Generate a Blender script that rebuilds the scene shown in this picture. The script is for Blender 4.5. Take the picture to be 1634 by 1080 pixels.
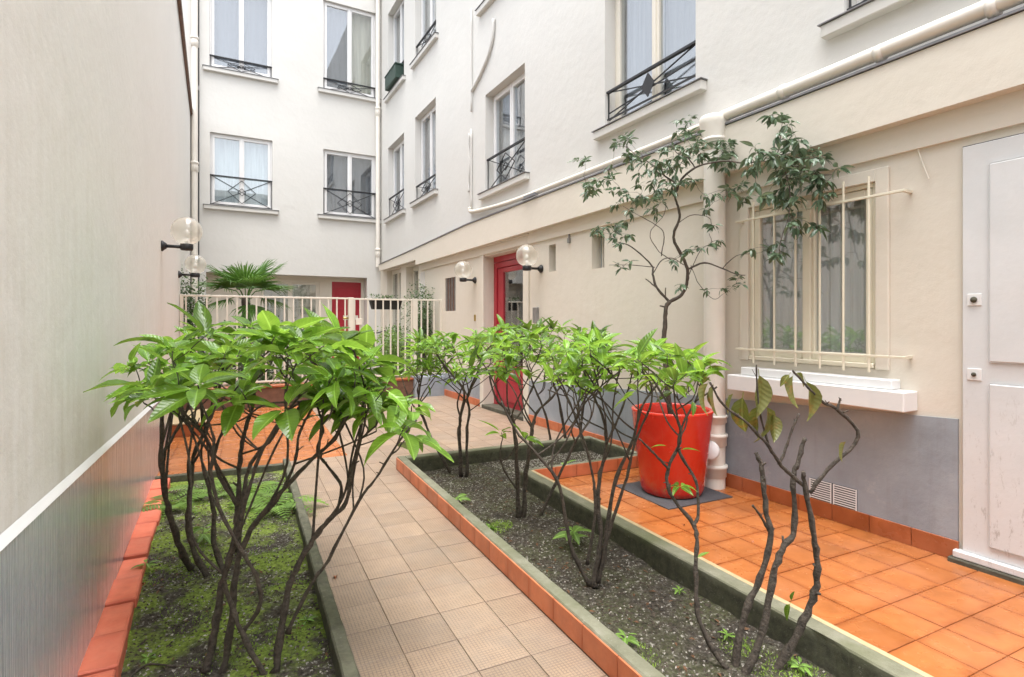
import bpy, bmesh, math, random
from mathutils import Vector, Matrix, noise
R = math.radians
for o in list(bpy.data.objects): bpy.data.objects.remove(o)
sc = bpy.context.scene
col = sc.collection
# ------------------------------------------------------------------ camera / light
TH = R(28.5); SN, CS = math.sin(TH), math.cos(TH)
F, CX, HY, H = 875.0, 817.0, 512.0, 1.45
cam = bpy.data.cameras.new('camera'); camo = bpy.data.objects.new('camera', cam); col.objects.link(camo)
camo.location = (0, 0, H); camo.rotation_euler = (R(90), 0, -TH)
cam.sensor_width = 36; cam.lens = F/1634*36; cam.shift_y = -28/1634; cam.clip_end = 500; cam.clip_start = .05
sc.camera = camo
w = bpy.data.worlds.new('World'); sc.world = w; w.use_nodes = True
nt = w.node_tree; nt.nodes.clear()
sky = nt.nodes.new('ShaderNodeTexSky'); sky.sky_type = 'NISHITA'; sky.sun_disc = False
SUN_EL, SUN_AZ = R(80), R(200)
sky.sun_elevation = SUN_EL; sky.sun_rotation = SUN_AZ; sky.dust_density = 4; sky.air_density = 1
hs = nt.nodes.new('ShaderNodeHueSaturation'); hs.inputs['Saturation'].default_value = .27
bg = nt.nodes.new('ShaderNodeBackground'); bg.inputs['Strength'].default_value = .15
wo = nt.nodes.new('ShaderNodeOutputWorld')
nt.links.new(sky.outputs[0], hs.inputs['Color']); nt.links.new(hs.outputs[0], bg.inputs[0]); nt.links.new(bg.outputs[0], wo.inputs[0])
sl = bpy.data.lights.new('sun', 'SUN'); sl.energy = 1.1; sl.angle = R(50); sl.color = (1, .985, .96)
so = bpy.data.objects.new('sun', sl); col.objects.link(so)
sd = Vector((math.sin(SUN_AZ)*math.cos(SUN_EL), math.cos(SUN_AZ)*math.cos(SUN_EL), math.sin(SUN_EL)))
so.rotation_euler = sd.to_track_quat('Z', 'Y').to_euler(); so.location = (0, 0, 20)
sc.view_settings.view_transform = 'Standard'; sc.view_settings.look = 'None'
sc.view_settings.exposure = 1.87; sc.view_settings.gamma = 1
sc.render.engine = 'CYCLES'; sc.cycles.max_bounces = 10; sc.cycles.diffuse_bounces = 6
sc.cycles.transparent_max_bounces = 16

# ------------------------------------------------------------------ coordinates
# world: X across the court (0 = camera, 3.97 = right facade), Y along it, Z up
def BF(p, q, z=0.0):                   # bed frame, turned 2.5 degrees
    a = R(2.5); return Vector((p*math.cos(a)+q*math.sin(a), -p*math.sin(a)+q*math.cos(a), z))
def P(u, v, Y):                         # point seen at u,v at depth Y
    x = (u-CX)/F*Y
    return Vector((x*CS+Y*SN, -x*SN+Y*CS, H-(v-HY)/F*Y))
def Pz(u, v, z): return P(u, v, F*(H-z)/(v-HY))
def Dz(v, z): return F*(H-z)/(v-HY)
def Pa(u, v, a):
    X = (u-CX)/F; return P(u, v, a/(X*CS+SN))
def Pt(u, v, t):
    X = (u-CX)/F; return P(u, v, t/(CS-X*SN))

# ------------------------------------------------------------------ materials
M = {}
def newmat(name):
    m = bpy.data.materials.new(name); m.use_nodes = True; M[name] = m
    n = m.node_tree; b = n.nodes['Principled BSDF']; return m, n, b
def N(n, t, **k):
    x = n.nodes.new(t)
    for a, v in k.items():
        if a in x.inputs: x.inputs[a].default_value = v
        else: setattr(x, a, v)
    return x
def c4(c): return (c[0], c[1], c[2], 1)
def pos(n, kind='world', scale=(1, 1, 1), rnd=False):
    if kind == 'world': s = N(n, 'ShaderNodeNewGeometry').outputs['Position']
    else: s = N(n, 'ShaderNodeTexCoord').outputs['Object' if kind == 'object' else 'Generated']
    mp = N(n, 'ShaderNodeMapping'); mp.inputs['Scale'].default_value = scale
    n.links.new(s, mp.inputs['Vector'])
    if rnd:
        oi = N(n, 'ShaderNodeObjectInfo'); mu = N(n, 'ShaderNodeMath', operation='MULTIPLY'); mu.inputs[1].default_value = 57
        n.links.new(oi.outputs['Random'], mu.inputs[0]); n.links.new(mu.outputs[0], mp.inputs['Location'])
    return mp.outputs[0]
def noi(n, vec, scale, detail=4, rough=.6):
    x = N(n, 'ShaderNodeTexNoise'); x.inputs['Scale'].default_value = scale; x.inputs['Detail'].default_value = detail
    x.inputs['Roughness'].default_value = rough; n.links.new(vec, x.inputs['Vector']); return x.outputs['Fac']
def ramp(n, fac, stops):
    r = N(n, 'ShaderNodeValToRGB'); e = r.color_ramp.elements
    e[0].position, e[0].color = stops[0][0], c4(stops[0][1]); e[1].position, e[1].color = stops[-1][0], c4(stops[-1][1])
    for p_, c in stops[1:-1]:
        k = e.new(p_); k.color = c4(c)
    n.links.new(fac, r.inputs[0]); return r.outputs[0]
def rampf(n, fac, a, b, va=0, vb=1):
    r = N(n, 'ShaderNodeMapRange'); r.inputs[1].default_value = a; r.inputs[2].default_value = b
    r.inputs[3].default_value = va; r.inputs[4].default_value = vb; n.links.new(fac, r.inputs[0]); return r.outputs[0]
def mix(n, fac, a, b, mode='MIX'):
    x = N(n, 'ShaderNodeMix', data_type='RGBA', blend_type=mode)
    if isinstance(fac, (int, float)): x.inputs[0].default_value = fac
    else: n.links.new(fac, x.inputs[0])
    for i, c in ((6, a), (7, b)):
        if isinstance(c, tuple): x.inputs[i].default_value = c4(c)
        else: n.links.new(c, x.inputs[i])
    return x.outputs[2]
def math_(n, op, a, b=None):
    x = N(n, 'ShaderNodeMath', operation=op)
    for i, c in enumerate((a, b)):
        if c is None: continue
        if isinstance(c, (int, float)): x.inputs[i].default_value = c
        else: n.links.new(c, x.inputs[i])
    return x.outputs[0]
def bump(n, b, h, dist=.01, st=1.0, prev=None):
    x = N(n, 'ShaderNodeBump'); x.inputs['Strength'].default_value = st; x.inputs['Distance'].default_value = dist
    n.links.new(h, x.inputs['Height'])
    if prev: n.links.new(prev, x.inputs['Normal'])
    n.links.new(x.outputs[0], b.inputs['Normal']); return x.outputs[0]
def simple(name, c, rough=.5, var=.12, sc_=6, bd=.002, bs=40, spec=.5, metal=0, coat=0, kind='world', rnd=False):
    m, n, b = newmat(name); v = pos(n, kind, rnd=rnd)
    f = noi(n, v, sc_); lo = tuple(x*(1-var) for x in c); hi = tuple(min(1, x*(1+var*.6)) for x in c)
    cc = ramp(n, f, [(.3, lo), (.7, hi)])
    n.links.new(cc, b.inputs['Base Color']); b.inputs['Roughness'].default_value = rough
    b.inputs['Specular IOR Level'].default_value = spec; b.inputs['Metallic'].default_value = metal; b.inputs['Coat Weight'].default_value = coat
    if bd: bump(n, b, noi(n, v, bs, 5), bd)
    return m
def randhue(n, colr, lo=.85, hi=1.12):
    oi = N(n, 'ShaderNodeObjectInfo'); f = rampf(n, oi.outputs['Random'], 0, 1, lo, hi)
    h = N(n, 'ShaderNodeHueSaturation'); n.links.new(f, h.inputs['Value']); n.links.new(colr, h.inputs['Color']); return h.outputs[0]

def plaster(name, c, dirt, dcol, zlo=0, zhi=3, streak=.0, coarse=1.0):
    m, n, b = newmat(name); v = pos(n)
    big = noi(n, v, .7, 5); fine = noi(n, v, 9, 6, .7)
    base = ramp(n, big, [(.3, tuple(x*.95 for x in c)), (.7, c)])
    st = noi(n, pos(n, scale=(7, 7, .9)), 2.1, 8, .78)
    geo = N(n, 'ShaderNodeNewGeometry'); sp = N(n, 'ShaderNodeSeparateXYZ'); n.links.new(geo.outputs['Position'], sp.inputs[0])
    low = rampf(n, sp.outputs['Z'], zhi, zlo, 0, 1)
    d = math_(n, 'MULTIPLY', low, rampf(n, st, .42, .72))
    d2 = math_(n, 'MULTIPLY', d, rampf(n, big, .35, .6))
    d3 = math_(n, 'MULTIPLY', d2, dirt)
    cc = mix(n, d3, base, dcol)
    if streak:
        fs = noi(n, pos(n, scale=(38, 38, 1.3)), 2.3, 7, .8)
        cc = mix(n, math_(n, 'MULTIPLY', rampf(n, fs, .5, .75), streak), cc, tuple(x*.72 for x in c))
    n.links.new(cc, b.inputs['Base Color']); b.inputs['Roughness'].default_value = .8; b.inputs['Specular IOR Level'].default_value = .25
    p1 = bump(n, b, noi(n, v, 2.2, 3), .020*coarse, .5)
    bump(n, b, fine, .004*coarse, .8, p1); return m
plaster('white_plaster', (.635, .625, .595), .25, (.55, .52, .44), 2.5, 9)
plaster('cream_plaster', (.69, .64, .555), .45, (.56, .50, .38), 0, 3.5)
plaster('left_plaster', (.79, .775, .745), .7, (.56, .52, .43), .2, 3.0, .06, .8)
simple('white_paint', (.74, .735, .73), .38, .04, 4, .0006, 60)
simple('cream_paint', (.70, .655, .565), .4, .05, 4, .0006, 60)
simple('yellow_cream_paint', (.70, .65, .52), .4, .05, 4, .0006, 60)
simple('zinc', (.22, .22, .23), .45, .2, 8, .001, 30, metal=.3)
simple('black_iron', (.018, .018, .02), .45, .2, 20, .0006, 80)
simple('concrete0', (.24, .245, .17), .8, .3, 5, .003, 60)
simple('mortar', (.21, .16, .12), .9, .3, 20, .002, 90)
simple('orange_mortar', (.33, .14, .06), .9, .3, 20, .002, 90)
simple('red_pot_plain', (.58, .022, .010), .16, .05, 2, 0, coat=.5)
simple('dark_mat', (.07, .068, .075), .9, .3, 90, .004, 300)
simple('pvc', (.77, .73, .66), .35, .07, 3, .0006, 30)
simple('dark_stone', (.09, .085, .06), .9, .4, 8, .01, 25)
simple('bark', (.088, .070, .054), .8, .6, 45, .012, 90)
simple('pale_bark', (.085, .068, .052), .7, .45, 40, .004, 90)
simple('dark_interior', (.05, .05, .052), .9, .1, 3, 0)
simple('dark_plastic', (.02, .02, .018), .5, .1, 3, .0005)
simple('brown_wood', (.16, .08, .05), .6, .3, 12, .002)
simple('grey_metal', (.30, .29, .28), .4, .15, 12, .001, metal=.4)
simple('grey_sheet', (.25, .25, .26), .8, .1, 3, 0)
simple('brass', (.5, .36, .12), .3, .1, 8, 0, metal=1)
simple('green_box', (.02, .05, .035), .5, .2, 12, .001)
simple('dry_leaf', (.35, .12, .05), .6, .3, 20, .001)
simple('flower_pot', (.32, .12, .06), .7, .2, 12, .001)

# curtains: folded grey white net
def curtain_mat(name, c):
    m, n, b = newmat(name); v = pos(n)
    cc = ramp(n, noi(n, pos(n, scale=(9, 9, .4)), 3), [(.3, tuple(x*.75 for x in c)), (.7, c)])
    n.links.new(cc, b.inputs['Base Color']); b.inputs['Roughness'].default_value = .9; return m
curtain_mat('net_dark', (.20, .20, .21)); curtain_mat('net_grey', (.33, .325, .32)); curtain_mat('net_cream', (.74, .68, .54)); curtain_mat('net_green', (.66, .71, .69)); curtain_mat('net_white', (.72, .70, .66))

def glass(name, tint=(.9, .93, .95), base=.10, milk=0.0):
    m = bpy.data.materials.new(name); m.use_nodes = True; M[name] = m; n = m.node_tree; n.nodes.clear()
    t = N(n, 'ShaderNodeBsdfTransparent'); t.inputs[0].default_value = c4(tint)
    g = N(n, 'ShaderNodeBsdfGlossy'); g.inputs['Roughness'].default_value = .015; g.inputs[0].default_value = (1, 1, 1, 1)
    lw = N(n, 'ShaderNodeLayerWeight'); lw.inputs[0].default_value = .5
    f = math_(n, 'ADD', math_(n, 'MULTIPLY', math_(n, 'POWER', lw.outputs['Facing'], 4.0), .7), base)
    if not milk:
        bp = N(n, 'ShaderNodeBump'); bp.inputs['Distance'].default_value = .006; bp.inputs['Strength'].default_value = .25
        n.links.new(noi(n, pos(n), 1.6, 1), bp.inputs['Height']); n.links.new(bp.outputs[0], g.inputs['Normal'])
    sh = t.outputs[0]
    if milk:
        d = N(n, 'ShaderNodeBsdfTranslucent'); d.inputs[0].default_value = (.85, .83, .76, 1); m2 = N(n, 'ShaderNodeMixShader')
        n.links.new(math_(n, 'ADD', math_(n, 'MULTIPLY', math_(n, 'POWER', lw.outputs['Facing'], 2.0), .35), milk), m2.inputs[0])
        n.links.new(sh, m2.inputs[1]); n.links.new(d.outputs[0], m2.inputs[2]); sh = m2.outputs[0]
    mx = N(n, 'ShaderNodeMixShader'); o = N(n, 'ShaderNodeOutputMaterial')
    n.links.new(f, mx.inputs[0]); n.links.new(sh, mx.inputs[1]); n.links.new(g.outputs[0], mx.inputs[2]); n.links.new(mx.outputs[0], o.inputs[0])
glass('glass', base=.15)
glass('lamp_glass', (.96, .95, .92), .05, .30)
def m_concrete():
    m, n, b = newmat('concrete'); v = pos(n)
    cc = ramp(n, noi(n, v, 5, 6, .7), [(.3, (.13, .13, .085)), (.5, (.185, .183, .125)), (.72, (.26, .25, .195))])
    cc = mix(n, rampf(n, noi(n, v, 2.1, 4), .5, .7, 0, .6), cc, (.11, .125, .05))
    geo = N(n, 'ShaderNodeNewGeometry'); sp = N(n, 'ShaderNodeSeparateXYZ'); n.links.new(geo.outputs['Position'], sp.inputs[0])
    damp = math_(n, 'ADD', sp.outputs['Z'], math_(n, 'MULTIPLY', noi(n, v, 9, 5, .7), .05))
    cc = mix(n, rampf(n, damp, .135, .10, 0, .85), cc, ramp(n, noi(n, v, 22, 5, .7), [(.35, (.032, .030, .022)), (.7, (.10, .10, .062))]))
    cc = mix(n, rampf(n, noi(n, v, 45, 5, .75), .62, .74, 0, .5), cc, (.55, .53, .46))
    n.links.new(cc, b.inputs['Base Color']); b.inputs['Roughness'].default_value = .85
    bump(n, b, noi(n, v, 60, 6, .7), .004)
m_concrete()

def m_scuffed():
    m, n, b = newmat('scuffed_paint'); v = pos(n); geo = N(n, 'ShaderNodeNewGeometry'); sp = N(n, 'ShaderNodeSeparateXYZ'); n.links.new(geo.outputs['Position'], sp.inputs[0])
    cc = ramp(n, noi(n, v, 3, 4), [(.3, (.61, .62, .625)), (.7, (.67, .675, .68))]); low = rampf(n, sp.outputs['Z'], 1.3, .1, .05, 1)
    sc1 = rampf(n, noi(n, pos(n, scale=(9, 9, 2.5)), 4, 7, .8), .57, .63); cc = mix(n, math_(n, 'MULTIPLY', math_(n, 'MULTIPLY', sc1, low), .7), cc, (.33, .31, .29))
    cc = mix(n, rampf(n, noi(n, v, 2, 4), .5, .75, 0, .25), cc, (.62, .57, .52))
    n.links.new(cc, b.inputs['Base Color']); b.inputs['Roughness'].default_value = .42; bump(n, b, noi(n, v, 25, 5), .0015)
m_scuffed()
def m_pot():
    m, n, b = newmat('red_pot'); v = pos(n); geo = N(n, 'ShaderNodeNewGeometry'); sp = N(n, 'ShaderNodeSeparateXYZ'); n.links.new(geo.outputs['Position'], sp.inputs[0])
    d = math_(n, 'MULTIPLY', rampf(n, sp.outputs['Z'], .22, .02, .12, 1), rampf(n, noi(n, v, 14, 6, .75), .45, .7, 0, .7)); drip = rampf(n, noi(n, pos(n, scale=(22, 22, 1.5)), 2, 4), .58, .75, 0, .16)
    cc = mix(n, math_(n, 'MAXIMUM', d, drip), ramp(n, noi(n, v, 2), [(.3, (.56, .022, .010)), (.7, (.62, .03, .014))]), (.36, .16, .10))
    n.links.new(cc, b.inputs['Base Color']); n.links.new(rampf(n, noi(n, v, 6, 5), .3, .7, .12, .3), b.inputs['Roughness']); b.inputs['Coat Weight'].default_value = .3
m_pot()
def m_door_red():
    m, n, b = newmat('red_paint'); v = pos(n)
    cc = ramp(n, noi(n, v, 3), [(.3, (.36, .02, .035)), (.7, (.42, .03, .045))]); n.links.new(cc, b.inputs['Base Color'])
    b.inputs['Roughness'].default_value = .3; bump(n, b, noi(n, v, 30), .0006)
m_door_red()
def m_band():
    m, n, b = newmat('grey_gloss_band'); v = pos(n)
    s = noi(n, pos(n, scale=(70, 70, 1.2)), 2, 4, .7); g = noi(n, v, 2.5, 4)
    cc = mix(n, rampf(n, s, .45, .75, 0, .5), ramp(n, g, [(.3, (.36, .41, .475)), (.7, (.45, .495, .555))]), (.68, .70, .73))
    n.links.new(cc, b.inputs['Base Color']); n.links.new(rampf(n, s, .3, .7, .18, .34), b.inputs['Roughness'])
    b.inputs['Specular IOR Level'].default_value = 1.0; b.inputs['Coat Weight'].default_value = .3; b.inputs['Coat Roughness'].default_value = .3
    b.inputs['IOR'].default_value = 1.6
    bump(n, b, s, .0012, .6)
m_band()
def m_gband():
    m, n, b = newmat('grey_band'); v = pos(n)
    cc = ramp(n, noi(n, v, 1.8, 5), [(.3, (.235, .262, .298)), (.55, (.305, .335, .372)), (.75, (.37, .40, .435))])
    st = noi(n, pos(n, scale=(10, 10, 1)), 2, 5)
    cc = mix(n, rampf(n, st, .55, .8, 0, .35), cc, (.20, .185, .18)); cc = mix(n, rampf(n, noi(n, v, 3.5, 6, .75), .58, .66, 0, .35), cc, (.42, .43, .45))
    n.links.new(cc, b.inputs['Base Color']); b.inputs['Roughness'].default_value = .55
    bump(n, b, noi(n, v, 12, 6), .004)
m_gband()
def m_orange(name, c0, c1, edge, rough):
    m, n, b = newmat(name); v = pos(n, 'object', rnd=True)
    f = noi(n, v, 9, 4); cc = ramp(n, f, [(.3, c0), (.7, c1)])
    tc = N(n, 'ShaderNodeTexCoord'); sp = N(n, 'ShaderNodeSeparateXYZ'); n.links.new(tc.outputs['Generated'], sp.inputs[0])
    ax = math_(n, 'ABSOLUTE', math_(n, 'SUBTRACT', sp.outputs[0], .5)); ay = math_(n, 'ABSOLUTE', math_(n, 'SUBTRACT', sp.outputs[1], .5))
    e = math_(n, 'MAXIMUM', ax, ay)
    e2 = math_(n, 'MULTIPLY', rampf(n, e, .36, .5), rampf(n, noi(n, v, 5, 2), .3, .6, .15, .8))
    cc = mix(n, e2, cc, edge); cc = randhue(n, cc, .88, 1.08)
    gm = noi(n, pos(n), 2.6, 6, .7); cc = mix(n, rampf(n, gm, .48, .68, 0, .45), cc, tuple(x*.55 for x in c0)); fd = noi(n, pos(n, scale=(1.3, 1, 1)), 1.4, 4, .6); cc = mix(n, rampf(n, fd, .5, .7, 0, .3), cc, tuple(min(1, x*1.1+.07) for x in c1))
    w_ = noi(n, pos(n), 30, 5, .7); cc = mix(n, rampf(n, w_, .62, .8, 0, .25), cc, (.75, .5, .35))
    n.links.new(cc, b.inputs['Base Color']); b.inputs['Specular IOR Level'].default_value = .4
    n.links.new(rampf(n, noi(n, pos(n), 4, 4), .35, .65, rough*.7, rough*1.3), b.inputs['Roughness'])
    bump(n, b, noi(n, v, 14, 4), .0012)
m_orange('orange_tile', (.355, .115, .030), (.435, .152, .046), (.27, .07, .016), .26)
m_orange('kerb_tile', (.58, .17, .075), (.68, .22, .10), (.44, .12, .05), .42)
m_orange('base_tile', (.36, .10, .035), (.46, .14, .05), (.28, .07, .02), .35)
m_orange('red_brick', (.70, .16, .09), (.78, .22, .13), (.55, .13, .08), .7)
simple('cream_edge', (.50, .385, .22), .4, .15, 20, .001)
def m_beige():
    m, n, b = newmat('beige_tile')
    tc = N(n, 'ShaderNodeTexCoord'); mp = N(n, 'ShaderNodeMapping'); n.links.new(tc.outputs['Object'], mp.inputs[0])
    def lines(axis, per, off=0):
        sp = N(n, 'ShaderNodeSeparateXYZ'); n.links.new(mp.outputs[0], sp.inputs[0])
        s = math_(n, 'SINE', math_(n, 'MULTIPLY', sp.outputs[axis], 2*math.pi/per)); return rampf(n, s, .3, 1)
    v = pos(n, 'object', rnd=True)
    def gap(vec): return rampf(n, vec, .34, .56, .25, 1)
    lx = math_(n, 'MULTIPLY', lines(0, .0158), gap(noi(n, pos(n, 'object', (14, 70, 10), True), 1, 2)))
    ly = math_(n, 'MULTIPLY', lines(1, .0158), gap(noi(n, pos(n, 'object', (70, 14, 10), True), 1, 2)))
    g = math_(n, 'MAXIMUM', lx, ly)
    base = ramp(n, noi(n, v, 8, 4), [(.3, (.30, .213, .148)), (.7, (.37, .268, .188))])
    cc = mix(n, math_(n, 'MULTIPLY', g, .75), base, (.15, .11, .085))
    grime = noi(n, pos(n), 2.2, 5, .7)
    cc = mix(n, rampf(n, grime, .45, .7, 0, .45), cc, (.215, .185, .16))
    cc = randhue(n, cc, .90, 1.06)
    n.links.new(cc, b.inputs['Base Color']); b.inputs['Roughness'].default_value = .42
    b.inputs['Specular IOR Level'].default_value = .4
    bump(n, b, g, .0006, .6)
m_beige()
def m_soil():
    m, n, b = newmat('soil'); v = pos(n)
    a = noi(n, v, 40, 6, .75); cc = ramp(n, a, [(.34, (.018, .014, .011)), (.48, (.065, .052, .040)), (.60, (.14, .122, .10)), (.70, (.55, .52, .47))])
    mo = noi(n, v, 3.2, 5, .65); geo = N(n, 'ShaderNodeNewGeometry'); sp = N(n, 'ShaderNodeSeparateXYZ'); n.links.new(geo.outputs['Position'], sp.inputs[0])
    side = rampf(n, sp.outputs['X'], .75, .95, 1, .12)
    mf = math_(n, 'MULTIPLY', rampf(n, mo, .43, .56), side)
    mc = ramp(n, noi(n, v, 60, 5), [(.35, (.11, .16, .022)), (.65, (.34, .45, .07))])
    cc = mix(n, mf, cc, mc)
    n.links.new(cc, b.inputs['Base Color']); b.inputs['Roughness'].default_value = .95
    bump(n, b, noi(n, v, 70, 6, .8), .02, 1)
m_soil()
simple('moss_green', (.27, .42, .055), .8, .4, 12, 0, kind='world')
simple('grit', (.42, .39, .34), .8, .6, 60, 0)
def m_leaf(name, c0, c1, under, rough=.3, tr=.35, lo=.75, hi=1.25, patch=None):
    m = bpy.data.materials.new(name); m.use_nodes = True; M[name] = m; n = m.node_tree; b = n.nodes['Principled BSDF']
    v = pos(n, 'object', rnd=True); cc = ramp(n, noi(n, v, 14, 3), [(.3, c0), (.7, c1)])
    tc = N(n, 'ShaderNodeTexCoord'); sp = N(n, 'ShaderNodeSeparateXYZ'); n.links.new(tc.outputs['Object'], sp.inputs[0])
    rib = rampf(n, math_(n, 'ABSOLUTE', sp.outputs[0]), .0035, .0015, 0, .45) # midrib
    vein = math_(n, 'SINE', math_(n, 'ADD', math_(n, 'MULTIPLY', sp.outputs[1], 420), math_(n, 'MULTIPLY', math_(n, 'ABSOLUTE', sp.outputs[0]), -380)))
    cc = mix(n, rib, cc, tuple(min(1, x*1.8+.05) for x in c1))
    cc = mix(n, rampf(n, vein, .8, 1, 0, .18), cc, tuple(min(1, x*1.5+.02) for x in c1))
    if patch: cc = mix(n, rampf(n, noi(n, v, 18, 4), .52, .66, 0, .8), cc, patch)
    cc = randhue(n, cc, lo, hi)
    ge = N(n, 'ShaderNodeNewGeometry'); cu = mix(n, ge.outputs['Backfacing'], cc, mix(n, .6, cc, under))
    n.links.new(cu, b.inputs['Base Color']); b.inputs['Roughness'].default_value = rough
    bump(n, b, vein, .0007, .5)
    tl = N(n, 'ShaderNodeBsdfTranslucent'); hs_ = N(n, 'ShaderNodeHueSaturation'); hs_.inputs['Value'].default_value = 1.5; hs_.inputs['Hue'].default_value = .485
    n.links.new(cc, hs_.inputs['Color']); n.links.new(hs_.outputs[0], tl.inputs[0])
    mx = N(n, 'ShaderNodeMixShader'); mx.inputs[0].default_value = tr; o = n.nodes['Material Output']
    n.links.new(b.outputs[0], mx.inputs[1]); n.links.new(tl.outputs[0], mx.inputs[2]); n.links.new(mx.outputs[0], o.inputs[0])
m_leaf('leaf', (.11, .24, .022), (.21, .39, .045), (.24, .37, .12), .2, .42, .42, 1.3)
m_leaf('leaf_dark', (.055, .092, .052), (.10, .15, .085), (.15, .2, .12), .2, .22)
m_leaf('leaf_wilt', (.07, .10, .018), (.16, .17, .03), (.2, .2, .07), .45, .3, .8, 1.1, (.34, .16, .03))
m_leaf('leaf_fern', (.12, .24, .03), (.20, .34, .06), (.2, .3, .08), .5)
m_leaf('leaf_palm', (.045, .12, .018), (.09, .20, .03), (.1, .2, .05), .4, .25)
m_leaf('leaf_bush', (.035, .08, .02), (.09, .16, .04), (.1, .15, .06), .4, .25)

# ------------------------------------------------------------------ mesh helpers
ORG = {}
class MB:
    def __init__(s): s.v = []; s.f = []
    def poly(s, pts):
        i = len(s.v); s.v += [Vector(p) for p in pts]; s.f.append(tuple(range(i, i+len(pts))))
    def box(s, x0, x1, y0, y1, z0, z1, T=None, ch=0):
        T = T or (lambda a, b, c: Vector((a, b, c)))
        i = len(s.v)
        if ch:
            x0, x1 = min(x0, x1), max(x0, x1); y0, y1 = min(y0, y1), max(y0, y1); z0, z1 = min(z0, z1), max(z0, z1)
            bm = bmesh.new(); bmesh.ops.create_cube(bm, size=1)
            for q in bm.verts: q.co = Vector((x0+(q.co.x+.5)*(x1-x0), y0+(q.co.y+.5)*(y1-y0), z0+(q.co.z+.5)*(z1-z0)))
            bmesh.ops.bevel(bm, geom=bm.edges[:], offset=ch, segments=1, affect='EDGES')
            bm.verts.index_update()
            s.v += [T(*q.co) for q in bm.verts]
            for f in bm.faces: s.f.append(tuple(i+q.index for q in f.verts))
            bm.free(); return
        for (a, b, c) in ((x0, y0, z0), (x1, y0, z0), (x1, y1, z0), (x0, y1, z0), (x0, y0, z1), (x1, y0, z1), (x1, y1, z1), (x0, y1, z1)):
            s.v.append(T(a, b, c))
        for f in ((0, 3, 2, 1), (4, 5, 6, 7), (0, 1, 5, 4), (1, 2, 6, 5), (2, 3, 7, 6), (3, 0, 4, 7)): s.f.append(tuple(i+k for k in f))
    def tube(s, pts, rad, n=8, cap=True, jit=0, rng=None):
        pts = [Vector(p) for p in pts]
        if isinstance(rad, (int, float)): rad = [rad]*len(pts)
        base = len(s.v); up = Vector((0.3, .2, 1)).normalized(); prev = None
        for k, p in enumerate(pts):
            d = (pts[min(k+1, len(pts)-1)]-pts[max(k-1, 0)])
            d = d.normalized() if d.length > 1e-9 else Vector((0, 0, 1))
            if prev is None: a = d.orthogonal().normalized()
            else:
                a = prev-d*prev.dot(d); a = a.normalized() if a.length > 1e-6 else d.orthogonal().normalized()
            prev = a; b = d.cross(a)
            for j in range(n):
                t = 2*math.pi*j/n; r = rad[k]*(1+(rng.uniform(-jit, jit) if jit else 0))
                s.v.append(p+(a*math.cos(t)+b*math.sin(t))*r)
        for k in range(len(pts)-1):
            for j in range(n):
                a0 = base+k*n+j; a1 = base+k*n+(j+1) % n; s.f.append((a0, a1, a1+n, a0+n))
        if cap:
            s.f.append(tuple(base+j for j in reversed(range(n)))); s.f.append(tuple(base+(len(pts)-1)*n+j for j in range(n)))
    def bar(s, p, q, wd, n=4): s.tube([p, q], wd*.7071, n)
    def lathe(s, c, prof, n=32, T=None):
        base = len(s.v)
        for (r, z) in prof:
            for j in range(n):
                t = 2*math.pi*j/n; q = Vector((r*math.cos(t), r*math.sin(t), z))
                s.v.append(Vector(c)+(T @ q if T else q))
        for k in range(len(prof)-1):
            for j in range(n):
                a0 = base+k*n+j; a1 = base+k*n+(j+1) % n; s.f.append((a0, a1, a1+n, a0+n))
    def build(s, name, mat, parent=None, smooth=False, org=None, recalc=True, **tags):
        org = Vector(org) if org is not None else (ORG[parent.name] if parent else Vector((0, 0, 0)))
        me = bpy.data.meshes.new(name); me.from_pydata([tuple(v-org) for v in s.v], [], s.f)
        if recalc:
            bm = bmesh.new(); bm.from_mesh(me); bmesh.ops.recalc_face_normals(bm, faces=bm.faces); bm.to_mesh(me); bm.free()
        if smooth: me.polygons.foreach_set('use_smooth', [True]*len(me.polygons))
        me.materials.append(M[mat]); me.update()
        return place(name, me, org, parent, **tags)
def place(name, data, org, parent=None, rot=None, scale=None, **tags):
    o = bpy.data.objects.new(name, data); col.objects.link(o); org = Vector(org)
    o.location = org-(ORG[parent.name] if parent else Vector((0, 0, 0)))
    if parent: o.parent = parent
    if rot is not None: o.rotation_mode = 'QUATERNION'; o.rotation_quaternion = rot
    if scale: o.scale = scale
    ORG[o.name] = org
    for k, v in tags.items():
        if v: o[k] = v
    return o
def thing(name, label, cat, loc=(0, 0, 0), group=None):
    return place(name, None, loc, None, label=label, category=cat, group=group)
def rnd_smooth(pts, sub=3):
    out = []; P_ = [Vector(p) for p in pts]
    for i in range(len(P_)-1):
        p0 = P_[max(i-1, 0)]; p1 = P_[i]; p2 = P_[i+1]; p3 = P_[min(i+2, len(P_)-1)]
        for k in range(sub):
            t = k/sub
            out.append(.5*((2*p1)+(p2-p0)*t+(2*p0-5*p1+4*p2-p3)*t*t+(3*p1-p0-3*p2+p3)*t**3))
    out.append(P_[-1]); return out
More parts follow.
